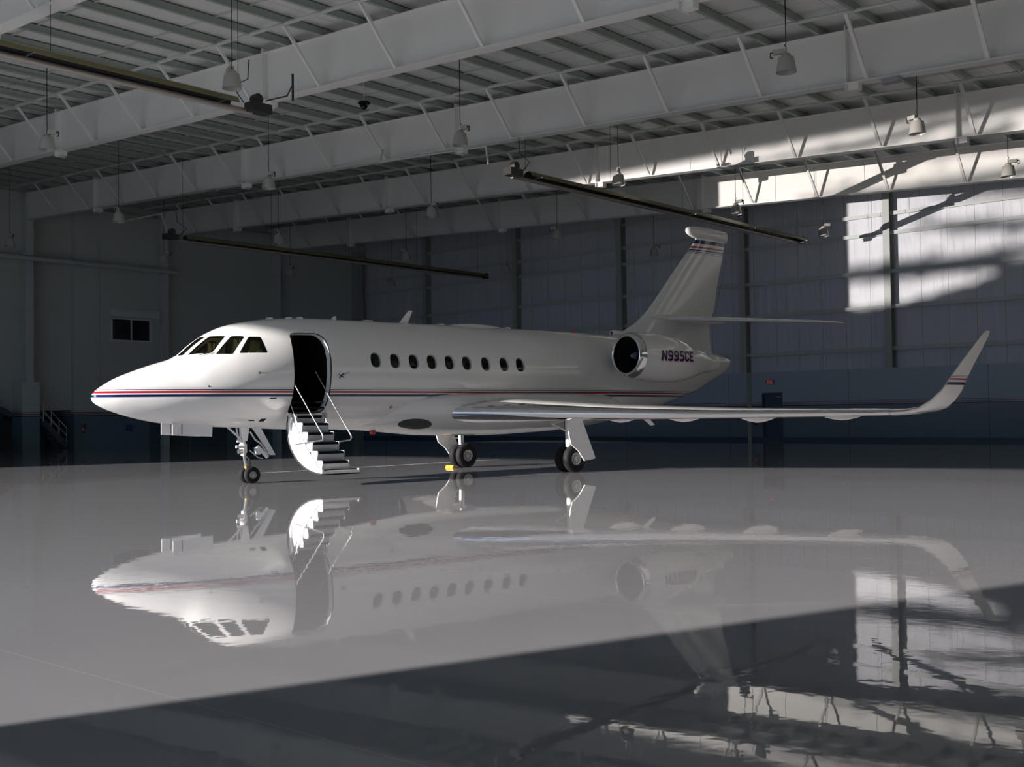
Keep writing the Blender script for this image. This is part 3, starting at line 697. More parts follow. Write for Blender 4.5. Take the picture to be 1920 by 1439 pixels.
bulk(1.55, .0, 1.1, 'cabin_bulkhead', 'wood'); bulk(1.55, -.005, -1.1, 'cabin_bulkhead', 'wood')
for s in (2.6, 3.9, 5.2, 6.4):
    b = MB().loft([[A3(s+x, .75+y, z) for x, y in ((-.1, -.24), (.1, -.24), (.1, .24), (-.1, .24))] for z in (1.8, 2.6)]); b.box(A3(s-.5, .5, 1.9), A3(s, 1.0, 2.15)); b.build('cabin_seat', 'cream', jet, 0)
# door opening: pale edge frame
fr = []
for k, (s, z) in enumerate(DOOR):
    h_ = (z-itp(ZW, s))/((itp(TOPP, s)-itp(ZW, s)) if z > itp(ZW, s) else (itp(ZW, s)-itp(BOTP, s))); fr.append((s, itp(WID, s)*math.sqrt(1-h_*h_), z))
cx_, cz_ = .93, 2.38
o1 = [A3(s, t-.015, z) for s, t, z in fr]; o2 = [A3(s+(cx_-s)*.035, t-.02, z+(cz_-z)*.02) for s, t, z in fr]; o3 = [A3(s+(cx_-s)*.09, t-.13, z+(cz_-z)*.045) for s, t, z in fr]
df = MB().loft([o1, o2], caps=False).build('door_seal', 'seal', jet, 0)
MB().loft([o2, o3], caps=False).build('door_frame', 'gearwhite', jet, 0)

# ---------------- airstair
air = empty('airstair_door', (0, 0, 0)); air.parent = jet
prof = [(1.00, 1.46), (.935, 1.30), (.93, 1.15), (.965, .98), (1.03, .84), (1.13, .71), (1.27, .58), (1.43, .475), (1.62, .385), (1.83, .315), (2.05, .27), (2.28, .245), (2.42, .24)]
def door_ring(s, inner):
    out = []
    for i, (t, z) in enumerate(prof):
        a = prof[max(0, i-1)]; c = prof[min(len(prof)-1, i+1)]; dt, dz = c[0]-a[0], c[1]-a[1]; l = math.hypot(dt, dz)
        nt, nz = -dz/l, dt/l      # to the inner (upper) side
        out.append((t+nt*inner, z+nz*inner))
    return out
def ribbon(s0, s1, d0, d1, name, m_, edge=.0):
    o_ = door_ring(0, d0); i_ = door_ring(0, d1); rings = []
    for (t0, z0), (t1, z1) in zip(o_, i_): rings.append([A3(s0, t0, z0), A3(s1, t0, z0), A3(s1-edge, t1, z1), A3(s0+edge, t1, z1)])
    return MB().loft(rings).build(name, m_, air, 35)
ribbon(.44, 1.37, 0, .045, 'outer_skin', 'white', .02)
ribbon(.50, 1.31, .045, .075, 'inner_panel', 'gearwhite', .02)
ribbon(.455, .50, .046, .10, 'edge_rail', 'gearwhite'); ribbon(1.31, 1.355, .046, .10, 'edge_rail', 'gearwhite')
ribbon(.437, .447, -.005, .03, 'edge_seal', 'seal')
steps = [(1.19, 1.46), (1.45, 1.30), (1.67, 1.10), (1.88, .90), (2.085, .71), (2.28, .515)]
for i, (t, z) in enumerate(steps):
    st = MB().loft([[A3(.54, t-.27, z-.055), A3(.54, t-.012, z-.055), A3(.54, t-.035, z-.20), A3(.54, t-.2, z-.20)], [A3(1.17, t-.27, z-.055), A3(1.17, t-.012, z-.055), A3(1.17, t-.035, z-.20), A3(1.17, t-.2, z-.20)]]).build('step', 'gearwhite', air, 0)
    MB().loft([[A3(s, a, c) for a, c in ((t-.27, z), (t-.01, z), (t+.004, z-.012), (t+.004, z-.058), (t-.02, z-.056), (t-.27, z-.05))] for s in (.56, 1.15)]).build('step_mat', 'black', st, 30)
    for s in (.535, 1.155): MB().prism([A3(s, t-.27, z+.006), A3(s, t+.004, z+.006), A3(s, t+.018, z-.02), A3(s, t-.02, z-.21), A3(s, t-.2, z-.21)], (.018, 0, 0)).build('step_cheek', 'gearwhite', st, 0)
MB().box(A3(.56, 1.20, 1.60), A3(1.2, .92, 1.64)).build('threshold_mat', 'black', air, 0)
MB().prism([A3(.50, 1.0, 1.42), A3(.50, 1.3, 1.15), A3(.50, 1.75, .72), A3(.50, 2.2, .35), A3(.50, 1.7, .42), A3(.50, 1.2, .75), A3(.50, 1.0, 1.1)], (.02, 0, 0)).build('side_stringer', 'gearwhite', air, 0)
MB().tube([A3(.46, 2.42, .245), A3(1.36, 2.42, .245)], .012, 8).tube([A3(.56, 2.32, .33), A3(1.3, 2.34, .33)], .010, 6).build('foot_bar', 'black', air)
def rail(pts, r=.013, m_='steel'): return MB().tube([A3(*p) for p in pts], r, 8).build('handrail', m_, air)
rail([(.50, 1.20, 2.12), (.50, 1.8, 1.575), (.50, 2.37, 1.06), (.50, 2.395, 1.02), (.50, 2.385, .96), (.50, 2.34, .94), (.50, 1.8, .90), (.48, 1.23, .84)], .014)
rail([(.50, 1.03, 1.69), (.50, 1.3, 1.30), (.50, 1.55, .95)], .012)
rail([(1.2, .85, 2.41), (1.2, 1.8, 1.50), (1.2, 2.33, 1.03), (1.2, 2.345, .99), (1.2, 2.32, .95), (1.2, 2.28, .93), (1.2, 1.58, .87)], .014)
rail([(1.2, 1.20, 1.75), (1.2, 1.30, 1.3), (1.2, 1.34, .94)], .011)
for s in (.47, 1.33): MB().box(A3(s-.03, .93, 1.38), A3(s+.03, 1.06, 1.52)).build('hinge', 'steel', air, 0)

# ---------------- belly fairing
FZ = [(2.2, 1.12), (2.7, 1.105), (3.1, 1.075), (3.72, 1.015), (4.38, .955), (5.1, .93), (6.5, .915), (7.3, .935), (8.1, .965), (8.8, 1.0), (9.8, 1.10), (10.6, 1.22), (11.4, 1.36)]
FW = [(2.2, .25), (2.7, .62), (3.2, .92), (3.8, 1.15), (4.4, 1.30), (5.2, 1.42), (6.5, 1.50), (8.5, 1.48), (9.5, 1.32), (10.4, 1.0), (11.4, .5)]
rings = []
for i in range(47):
    s = 2.2+.2*i; zt = 1.72 if 3.5 < s < 9.8 else 1.72-.35*min(1, max((3.5-s)/1.3, (s-9.8)/1.6)); zbm = itp(FZ, s); wf = itp(FW, s); ring = []
    for k in range(48):
        a = 2*PI*k/48; c, sn = math.cos(a), math.sin(a)
        ring.append(A3(s, wf*math.copysign(abs(c)**.8, c), zt+(.35 if sn > 0 else (zt-zbm))*math.copysign(abs(sn)**1.0, sn)))
    rings.append(ring)
MB().loft(rings).build('belly_fairing', 'white', jet, 60)

# ---------------- wings
def airfoil(n=22, th=.12):
    up_, lo_ = [], []
    for i in range(n+1):
        x = (1-math.cos(PI*i/n))/2
        yt = 5*th*(.2969*math.sqrt(x)-.126*x-.3516*x*x+.2843*x**3-.1015*x**4); cam_ = .012*math.sin(PI*x)
        up_.append((x, cam_+yt)); lo_.append((x, cam_-yt))
    return up_, lo_
WS = [(.6, 4.00, 1.49, 5.6, .125), (1.25, 4.55, 1.485, 4.95, .125), (2.1, 5.13, 1.465, 4.3, .12), (2.9, 5.69, 1.45, 3.75, .115), (3.9, 6.42, 1.42, 3.25, .11), (4.9, 7.12, 1.40, 2.85, .105),
      (6.3, 8.08, 1.375, 2.35, .10), (7.8, 9.03, 1.365, 1.87, .10), (9.3, 10.0, 1.36, 1.42, .10)]
WL = [(9.3, 1.36, 10.0, 1.42, 0), (9.6, 1.375, 10.12, 1.28, 8), (9.85, 1.44, 10.25, 1.12, 25), (10.05, 1.60, 10.40, .97, 45), (10.2, 1.80, 10.54, .84, 58), (10.3, 2.05, 10.71, .70, 66), (10.42, 2.40, 10.99, .55, 70), (10.52, 2.70, 11.26, .42, 72), (10.595, 2.97, 11.52, .29, 74), (10.61, 3.05, 11.66, .16, 74)]
def split(t): return .15-.085*min(1, max(0, (t-1.2)/4))
for sg, side_ in ((1, 'port'), (-1, 'starboard')):
    body, le = [], []
    for t, s, z, c, th in WS:
        u_, l_ = airfoil(28, th); tw = -.015*(t/9)*c
        P = lambda q: A3(s+q[0]*c, sg*t, z+q[1]*c+q[0]*tw)
        body.append([P(q) for q in reversed([q for q in u_ if q[0] >= .05])]+[P(q) for q in l_ if q[0] >= .05])
        sp_ = split(t); lead = []
        for j in range(15):
            x = sp_*(1-(j/14))**2; lead.append((x, 1))
        lead += [(x, -1) for x, _ in reversed(lead[:-1])]
        def lpt(x, sgn):
            yt = 5*th*(.2969*math.sqrt(x)-.126*x-.3516*x*x+.2843*x**3-.1015*x**4)+.004/max(c, .5)*min(1, x/.02); return (x, .012*math.sin(PI*x)+sgn*yt)
        le.append([P(lpt(x, g)) for x, g in lead])
    wg = MB().loft(body).build('wing', 'white', jet, 60)
    MB().loft(le, caps=True).build('leading_edge', 'chrome', wg, 60)
    rings, lw = [], []
    for t, z, s, c, ct in WL:
        u_, l_ = airfoil(16, .09); ca, sa = math.cos(R(ct)), math.sin(R(ct))
        P = lambda q: A3(s+q[0]*c, sg*(t-q[1]*c*sa), z+q[1]*c*ca)
        rings.append([P(q) for q in reversed(u_)]+[P(q) for q in l_[1:-1]])
        lw.append([P(q) for q in reversed([q for q in u_ if q[0] <= .06])]+[P(q) for q in l_[1:] if q[0] <= .06])
        lw[-1] = [tuple(Vector(v)+Vector((-.003, 0, 0))) for v in lw[-1]]
    wl = MB().loft(rings).build('winglet', 'winglet', jet, 60)
    MB().loft(lw, caps=True).build('leading_edge', 'steel', wl, 60)
    # flap track fairings under the wing
    for t, ds, r_ in ((3.3, 2.7, .13), (4.75, 2.15, .10), (6.3, 1.75, .10), (8.0, 1.35, .06)):
        for k in range(len(WS)-1):
            if WS[k][0] <= t <= WS[k+1][0]:
                u = (t-WS[k][0])/(WS[k+1][0]-WS[k][0]); s0 = WS[k][1]*(1-u)+WS[k+1][1]*u; z0 = WS[k][2]*(1-u)+WS[k+1][2]*u
        prof_ = [(.01, -.55), (.35, -.42), (.75, -.2), (1, .05), (.9, .3), (.55, .55), (.02, .8)]
        MB().loft([[A3(s0+ds*.75+h, sg*(t+r_*.55*rr*math.cos(a)), z0-.06+r_*1.25*rr*math.sin(a)-.03) for a in [2*PI*k/14 for k in range(14)]] for rr, h in prof_]).build('flap_track_fairing', 'white', wg, 60)
MB().prism([A3(8.5, 3.55, 1.34), A3(8.72, 3.55, 1.34), A3(9.0, 3.55, 1.13), A3(8.88, 3.55, 1.11)], (0, .03, 0)).build('drain_mast', 'white', jet, 0)

# ---------------- fin, bullet and tailplane
FLE = [(3.0, 10.7), (3.55, 11.1), (3.68, 11.34), (3.95, 11.86), (4.27, 12.33), (4.89, 12.95), (5.55, 13.55), (6.16, 14.14), (6.66, 14.58), (6.80, 14.62)]
FTE = [(3.0, 15.3), (3.55, 15.13), (4.08, 15.11), (4.47, 15.32), (5.34, 15.53), (6.18, 15.78), (6.66, 15.92), (6.80, 15.95)]
rings = []
for i in range(38):
    z = 3.0+(6.80-3.0)*i/37; a, c = itp(FLE, z), itp(FTE, z); th = .095 if z > 4.2 else .095+.03*(4.2-z)
    u_, l_ = airfoil(20, th); rings.append([A3(a+q[0]*(c-a), q[1]*(c-a)-.012*math.sin(PI*q[0])*(c-a), z) for q in reversed(u_)]+[A3(a+q[0]*(c-a), q[1]*(c-a)-.012*math.sin(PI*q[0])*(c-a), z) for q in l_[1:-1]])
fin = MB().loft(rings).build('vertical_fin', 'fin', jet, 60)
MB().tube([A3(15.36, .09, 3.95), A3(15.2, .10, 4.35), A3(15.30, .10, 4.42), A3(15.80, .10, 6.1)], .004, 4).build('rudder_line', 'seal', fin)
rings = []
for s, zc, h, wd in [(14.17, 6.86, .02, .02), (14.19, 6.855, .08, .06), (14.26, 6.85, .12, .09), (14.4, 6.835, .165, .11), (14.6, 6.82, .19, .11), (15.1, 6.81, .20, .10), (15.6, 6.79, .185, .07), (15.95, 6.78, .17, .03), (16.02, 6.78, .155, .01)]:
    rings.append([A3(s, wd*math.cos(a), zc+h*math.sin(a)) for a in [2*PI*k/20 for k in range(20)]])
MB().loft(rings).build('fin_cap', 'white', fin, 60)
MB().lathe([(.05, 0), (.085, .0), (.095, .03), (.10, .2), (.06, .6)], A3(11.02, 0, 3.66), 'X', 16).build('air_scoop', 'white', jet)
for sg in (1, -1):
    rings = []
    for k in range(14):
        u = k/13; t = .02+3.83*u; s = 12.85+u*2.85; c = 2.15-1.30*u; z = 4.17-.27*u
        if k == 13: s += .35; c *= .5
        u_, l_ = airfoil(14, .085); rings.append([A3(s+q[0]*c, sg*t, z+q[1]*c) for q in reversed(u_)]+[A3(s+q[0]*c, sg*t, z+q[1]*c) for q in l_[1:-1]])
    MB().loft(rings).build('horizontal_stabilizer', 'white', jet, 60)
rings = [[A3(s, wd*math.cos(a), 4.17+h*math.sin(a)) for a in [2*PI*k/20 for k in range(20)]] for s, wd, h in ((12.4, .12, .02), (12.8, .22, .10), (13.5, .26, .14), (14.6, .22, .14), (15.3, .12, .10), (15.75, .03, .04))]
MB().loft(rings).build('stabilizer_fairing', 'white', jet, 60)

# ---------------- engines
NR = [(0, .50), (.03, .545), (.10, .575), (.22, .597), (.5, .622), (1.0, .645), (1.5, .635), (2.0, .575), (2.4, .49), (2.8, .385), (3.1, .31), (3.3, .27), (3.42, .25)]
NZ = [(0, 2.94), (1.5, 2.86), (2.4, 2.81), (3.42, 2.80)]
NT = [(0, 1.84), (1.5, 1.80), (3.42, 1.66)]
def nac_ring(x, r, sg, n=48): return [A3(9.72+x, sg*(itp(NT, x)+r*math.cos(2*PI*k/n)), itp(NZ, x)+r*math.sin(2*PI*k/n)) for k in range(n)]
for sg in (1, -1):
    xs = [.2+.1*i for i in range(33)]
    nc = MB().loft([nac_ring(x, itp(NR, x), sg) for x in xs], caps=False).build('engine_nacelle', 'white', jet, 60)
    lip = [(.21, .5975), (.14, .585), (.08, .568), (.035, .547), (.008, .522), (0, .503), (.008, .484), (.035, .468), (.09, .458), (.14, .455)]
    MB().loft([nac_ring(x, r, sg) for x, r in lip], caps=False).build('intake_lip', 'chrome', nc, 60)
    MB().loft([nac_ring(x, r, sg) for x, r in ((.14, .455), (.4, .44), (.85, .43))], caps=False).build('intake_duct', 'duct', nc, 60)
    fan = MB().loft([nac_ring(.86, .43, sg), nac_ring(.88, .02, sg)], caps=False)
    fan.build('fan_disc', 'black', nc, 0)
    b = MB(); c = Vector(A3(9.72, sg*itp(NT, .8), itp(NZ, .8)))
    for k in range(28):
        a = 2*PI*k/28; e1 = Vector((0, -math.cos(a), math.sin(a))); e2 = Vector((0, math.sin(a), math.cos(a)))
        p0 = c+e1*.12; p1 = c+e1*.42
        b.add([p0+Vector((.74, 0, 0))-e2*.012, p0+Vector((.84, 0, 0))+e2*.02, p1+Vector((.85, 0, 0))+e2*.05, p1+Vector((.76, 0, 0))-e2*.04], [(0, 1, 2, 3)])
    b.build('fan_blade_ring', 'blade', nc, 0)
    MB().lathe([(.0, .52), (.05, .55), (.10, .63), (.13, .74), (.135, .86)], c, 'X', 20).build('spinner', 'hub', nc)
    MB().loft([nac_ring(x, r, sg) for x, r in ((3.30, .27), (3.45, .255), (3.7, .20), (3.7, .18), (3.4, .2))], caps=False).build('exhaust_nozzle', 'white', nc, 60)
    u_, l_ = airfoil(12, .11)
    MB().loft([[A3(10.35+q[0]*2.3, sg*t, 2.95+q[1]*2.3) for q in list(reversed(u_))+l_[1:-1]] for t in (.7, 1.45)]).build('pylon', 'white', jet, 60)
# registration letters wrapped on the port nacelle
def nac_t(s, z):
    x = s-9.72; r = itp(NR, x); dz = z-itp(NZ, x); return itp(NT, x)+math.sqrt(max(.01, r*r-dz*dz))
LET = {'N': [[(0,0),(0,1)],[(0,1),(1,0)],[(1,0),(1,1)]], '9': [[(.05,.0),(.8,0),(1,.15),(1,.85),(.8,1),(.2,1),(0,.85),(0,.6),(.15,.47),(1,.47)]],
       '5': [[(1,1),(.05,1),(.05,.55),(.8,.55),(1,.42),(1,.15),(.8,0),(.0,0)]], 'C': [[(1,.80),(1,.85),(.8,1),(.2,1),(0,.85),(0,.15),(.2,0),(.8,0),(1,.15),(1,.20)]],
       'E': [[(1,1),(0,1),(0,0),(1,0)],[(0,.5),(.8,.5)]]}
reg = empty('registration', (0, 0, 0)); reg.parent = jet
for lay, (ds, dz, eps, m_, nm) in enumerate(((.022, -.022, .004, 'redp', 'letter_shadow'), (0, 0, .008, 'navy', 'letter'))):
    s0 = 10.42
    for ch in 'N995CE':
        b = MB(); wd, ht, tk = .140, .220, .052
        for line in LET[ch]:
            for (a, c), (a2, c2) in zip(line, line[1:]):
                p = Vector((s0+tk/2+a*wd+c*ht*.14, 2.805+c*ht)); q = Vector((s0+tk/2+a2*wd+c2*ht*.14, 2.805+c2*ht)); d = (q-p).normalized(); nn = Vector((-d.y, d.x))*tk/2; e_ = d*tk*.42
                vs = []
                K = 5
                for k in range(K+1):
                    m0 = (p-e_).lerp(q+e_, k/K)
                    for sg in (-1, 1):
                        v = m0+nn*sg; v = Vector((v.x+ds, v.y+dz+.0)); vs.append(A3(v.x, nac_t(v.x, v.y)+eps, v.y))
                b.add(vs, [(2*k, 2*k+1, 2*k+3, 2*k+2) for k in range(K)])
        b.build(nm, m_, reg, 0); s0 += .232

# ---------------- landing gear
def wheel(name, c, r, wd, parent, hubr):
    t0, t1 = -wd/2, wd/2
    w_ = MB().lathe([(hubr, t0+.012), (hubr+.01, t0), (r*.80, t0-.004), (r*.93, t0+.018), (r*.985, t0+.045*wd/.2), (r, t0+.35*wd), (r, t1-.35*wd), (r*.985, t1-.045*wd/.2), (r*.93, t1-.018), (r*.80, t1+.004), (hubr+.01, t1), (hubr, t1-.012)], c, 'Y', 40).build(name, 'rubber', parent, 60)
    b = MB()
    for e_ in (1, -1):
        b.lathe([(hubr+.004, e_*(wd/2-.015)), (hubr*.93, e_*(wd/2-.006)), (hubr*.80, e_*(wd/2-.022)), (hubr*.42, e_*(wd/2-.024)), (hubr*.36, e_*(wd/2-.004)), (hubr*.16, e_*(wd/2+.004)), (0, e_*(wd/2+.006))], c, 'Y', 32)
    b.build('wheel_hub', 'hub', w_, 50)
    b = MB()
    for e_ in (1, -1):
        for k in range(9):
            a = 2*PI*k/9+.2; cc = (c[0]+hubr*.62*math.cos(a), c[1], c[2]+hubr*.62*math.sin(a))
            b.lathe([(0, e_*(wd/2-.0215)), (hubr*.095, e_*(wd/2-.0215))], cc, 'Y', 10)
    b.build('hub_holes', 'black', w_, 0)
    return w_
ng = empty('nose_gear', (0, 0, 0)); ng.parent = jet
for t in (.12, -.12): wheel('wheel', A3(.03, t, .182), .182, .125, ng, .085)
MB().tube([A3(.03, -.12, .182), A3(.03, .12, .182)], .03).build('axle', 'steel', ng)
MB().tube([A3(-.10, 0, .62), A3(-.03, 0, .26), A3(.02, 0, .18)], [.035, .035, .04], 14).build('oleo', 'steel', ng)
MB().tube([A3(-.14, 0, 1.35), A3(-.13, 0, 1.0), A3(-.11, 0, .60)], [.07, .062, .055], 16).build('strut', 'gearwhite', ng)
MB().tube([A3(-.12, 0, .86), A3(-.11, 0, .66)], [.085, .08], 16).build('steering_collar', 'gearwhite', ng)
MB().tube([A3(-.30, .10, .93), A3(-.16, .06, .90)], .028).tube([A3(-.33, .10, .80), A3(-.13, .10, .80)], .032).build('steering_actuator', 'gearwhite', ng)
MB().lathe([(0, -.05), (.05, -.05), (.055, 0), (.05, .05), (0, .06)], A3(-.24, .12, .70), 'X', 18).build('taxi_light', 'steel', ng)
MB().tube([A3(-.58, .05, 1.30), A3(-.17, .04, .95)], .022).tube([A3(-.25, -.07, 1.28), A3(-.2, -.04, .95)], .02).build('drag_brace', 'gearwhite', ng)
MB().prism([A3(-.24, .13, 1.25), A3(-.02, .13, 1.25), A3(-.06, .09, .92), A3(-.17, .09, .92)], (0, .02, 0)).build('trunnion', 'gearwhite', ng, 0)
MB().tube([A3(-.08, 0, .62), A3(.10, 0, .44), A3(.0, 0, .28)], .014).build('torque_link', 'steel', ng)
b = MB().prism([A3(.02, .14, 1.22), A3(.17, .14, 1.22), A3(.56, .12, .60), A3(.48, .12, .60)], (0, .02, 0)); b.prism([A3(.15, .22, 1.22), A3(.19, .22, 1.22), A3(.57, .17, .60), A3(.53, .17, .60)], (0, .22, 0)); b.build('gear_door', 'gearwhite', ng, 0)
MB().tube([A3(.0, .1, 1.12), A3(.12, .1, .95), A3(.26, .1, .85), A3(.42, .1, .62)], .02).tube([A3(.0, .06, .72), A3(.2, .08, .55), A3(.3, .08, .53)], .014).build('door_linkage', 'steel', ng)
MB().box(A3(.12, .16, .78), A3(.22, .04, .62)).tube([A3(.16, .12, .80), A3(.40, .12, .56)], .045, 12).build('door_actuator', 'gearwhite', ng, 30)
MB().tube([A3(-.09, .03, .70), A3(.02, .05, .6), A3(.03, .04, .35)], .008, 6).tube([A3(-.02, .05, 1.1), A3(.05, .06, .95), A3(.02, .05, .78)], .010, 6).build('hydraulic_hose', 'black', ng)
MB().tube([A3(-.055, 0, .375), A3(-.045, 0, .34)], .037, 14).build('decal_band', 'orange', ng)
for t in (.30, -.30):
    o = MB().prism([A3(-1.82, t, 1.36), A3(-1.82, t, 1.09), A3(-.96, t, 1.035), A3(-.95, t, 1.30)], (0, .02, 0)).build('nose_gear_door', 'gearwhite', jet, 0)
    MB().box(A3(-1.63, t+.004, 1.10), A3(-1.615, t-.024, 1.32)).build('door_seam', 'seal', o, 0)
for sg in (1, -1):
    mg = empty('main_gear', (0, 0, 0)); mg.parent = jet
    for t in (2.345, 2.045): wheel('wheel', A3(7.43, sg*t, .33), .33, .185, mg, .155)
    MB().tube([A3(7.43, sg*1.98, .33), A3(7.43, sg*2.42, .33)], .05).build('axle', 'steel', mg)
    MB().tube([A3(7.36, sg*2.2, 1.45), A3(7.38, sg*2.2, .62)], .075, 16).build('strut', 'gearwhite', mg)
    MB().tube([A3(7.38, sg*2.2, .64), A3(7.42, sg*2.2, .33)], [.05, .055], 14).build('oleo', 'steel', mg)
    MB().tube([A3(6.83, sg*2.2, 1.19), A3(7.28, sg*2.2, 1.02)], .022).tube([A3(6.83, sg*2.2, 1.19), A3(7.23, sg*2.2, 1.25)], .02).build('side_brace', 'steel', mg)
    MB().tube([A3(7.30, sg*2.16, 1.3), A3(7.33, sg*2.14, .95), A3(7.32, sg*2.12, .6)], .013, 6).build('hydraulic_hose', 'black', mg)
    d_ = MB().prism([A3(s, sg*2.72, z) for s, z in ((6.88, 1.16), (6.90, 1.32), (7.30, 1.36), (7.75, .36), (7.72, .33), (7.40, .29), (7.22, .52), (6.98, .69), (6.93, .85))], (0, -sg*.03, 0)).build('gear_door', 'gearwhite', mg, 0)
    MB().tube([A3(7.35, sg*2.25, .8), A3(7.40, sg*2.70, .8)], .015).build('door_rod', 'steel', mg)
# ---------------- small fittings
b = MB().prism([A3(3.91, .012, 3.62), A3(4.17, .012, 3.62), A3(4.33, .012, 3.97), A3(4.22, .012, 3.97)], (0, .024, 0)).build('blade_antenna', 'white', jet, 0)
for s, l_, h_ in ((.53, .12, .03), (1.0, .12, .03), (1.27, .12, .03), (3.05, .26, .025), (5.16, .20, .03), (7.26, .18, .03)):
    zt = itp(TOPP, s); MB().loft([[A3(s-l_/2*k, wd*k2, zt+h) for wd, k2 in ((.06, -1), (.06, 1))]+[A3(s+l_/2*k, .06*k2, zt+h) for k2 in (1, -1)] for k, h in ((1, -.03), (.95, h_*.7), (.6, h_))]).build('roof_antenna', 'white', jet, 0)
MB().prism([A3(2.06, .01, 3.64), A3(2.2, .01, 3.64), A3(2.22, .01, 3.74), A3(2.15, .01, 3.74)], (0, .02, 0)).build('roof_probe', 'white', jet, 0)
b = MB().loft([[A3(s, wd*math.cos(a), 3.60+h*math.sin(a)) for a in [2*PI*k/20 for k in range(20)]] for s, wd, h in ((5.15, .04, .03), (5.6, .25, .10), (6.1, .30, .135), (6.6, .28, .12), (7.0, .15, .07), (7.15, .03, .03))]).build('satcom_fairing', 'white', jet, 60)
MB().lathe([(0, .075), (.05, .07), (.065, .03), (.07, 0)], A3(9.6, 0, 3.62), 'Z', 16).build('beacon', 'red', jet)
MB().lathe([(0, -.07), (.05, -.065), (.07, -.03), (.07, .02)], A3(3.05, .2, 1.07), 'Z', 16).build('beacon', 'red', jet)
MB().prism([A3(.95, .01, 1.18), A3(1.2, .01, 1.18), A3(1.17, .01, 1.10), A3(1.05, .01, 1.10)], (0, .02, 0)).build('belly_antenna', 'white', jet, 0)
MB().prism([A3(1.5, .01, 1.17), A3(2.35, .01, 1.17), A3(2.35, .01, 1.135), A3(1.52, .01, 1.13)], (0, .02, 0)).build('belly_antenna', 'white', jet, 0)
def on_skin(s, z, pts, eps, name, m_):
    vs = []
    for ds, dz in pts:
        ss, zz = s+ds, z+dz; zw = itp(ZW, ss); h_ = (zz-zw)/((itp(TOPP, ss)-zw) if zz > zw else (zw-itp(BOTP, ss))); vs.append(A3(ss, itp(WID, ss)*math.sqrt(max(0, 1-h_*h_))+eps, zz))
    return MB().add(vs, [tuple(range(len(vs)))]).build(name, m_, jet, 0)
circ = lambda r, n=12: [(r*math.cos(2*PI*k/n), r*math.sin(2*PI*k/n)) for k in range(n)]
on_skin(-1.30, 2.08, circ(.018), .004, 'static_port', 'black')
on_skin(-1.75, 1.80, circ(.012), .004, 'static_port', 'steel')
on_skin(-.27, 2.36, circ(.028), .006, 'angle_sensor', 'steel'); MB().bar(A3(-.27, 1.16, 2.36), A3(-.12, 1.19, 2.355), .01, .012).build('sensor_vane', 'steel', jet, 0)
on_skin(0.05, 1.83, [(-.07, -.012), (.09, -.012), (.09, .012), (-.03, .012)], .006, 'pitot_base', 'black')
on_skin(-.14, 1.36, [(-.13, -.01), (0, -.01), (.01, .01), (-.12, .01)], .006, 'probe_base', 'black'); on_skin(0.03, 1.37, [(-.07, -.03), (.05, -.03), (.07, .03), (-.05, .03)], .006, 'probe_base', 'black')
b = MB()
for a, c in (((1.56, 2.27), (1.66, 2.37)), ((1.55, 2.35), (1.68, 2.28))): b.bar(A3(a[0], 1.252, a[1]), A3(c[0], 1.252, c[1]), .012, .018)
b.bar(A3(1.63, 1.25, 2.33), A3(1.80, 1.25, 2.40), .008, .01); b.build('door_marking', 'navy', jet, 0)
MB().tube([A3(-1.38, .62, 2.73), A3(-1.2, .70, 2.78), A3(-1.12, .72, 2.79)], .008, 6).build('wiper', 'black', jet)
# landing light oval in the fairing, with a rim
def fair_pt(a, s):
    wf = itp(FW, s); zt, zbm = 1.72, itp(FZ, s); c, sn = math.cos(a), math.sin(a); return Vector(A3(s, wf*math.copysign(abs(c)**.8, c), zt-(zt-zbm)*abs(sn)))
P_ = [fair_pt(R(-44)+R(13)*math.sin(a), 3.78+.40*math.cos(a)) for a in [2*PI*k/28 for k in range(28)]]
c_ = sum(P_, Vector())/28; nn_ = Vector((-.15, -.75, -.6)).normalized()
MB().add([v+nn_*.012 for v in P_]+[c_+nn_*.03], [(k, (k+1) % 28, 28) for k in range(28)]).build('landing_light', mat('lens grey', (.05, .06, .058), .12, coat=1), jet, 60)
MB().loft([[v+nn_*.004 for v in P_], [v+nn_*.016+(v-c_).normalized()*.0 for v in P_], [v+nn_*.014+(c_-v).normalized()*.008 for v in P_]], caps=False).build('light_rim', 'seal', jet, 60)
on_skin(3.05, 1.62, circ(.035), .012, 'drain_port', 'steel')

# ================================================================== WHEEL CHOCK
o = empty('wheel_chock', (0, 0, 0), 0)
p_ = jet.matrix_basis @ Vector(A3(7.02, -2.2, 0)); o.location = p_; o.rotation_euler.z = JTH
MB().prism([(-.07, -.16, 0), (.07, -.16, 0), (.03, -.16, .075), (-.03, -.16, .075)], (0, .34, 0)).build('chock_block', 'yellow', o, 0)
MB().tube([(.0, -.2, .07), (.05, -.28, .03), (.12, -.30, .01), (.2, -.25, .012)], .012, 6).build('rope', 'cord', o)
tag(o, 'yellow wheel chock in front of the far main wheels', 'wheel chock')

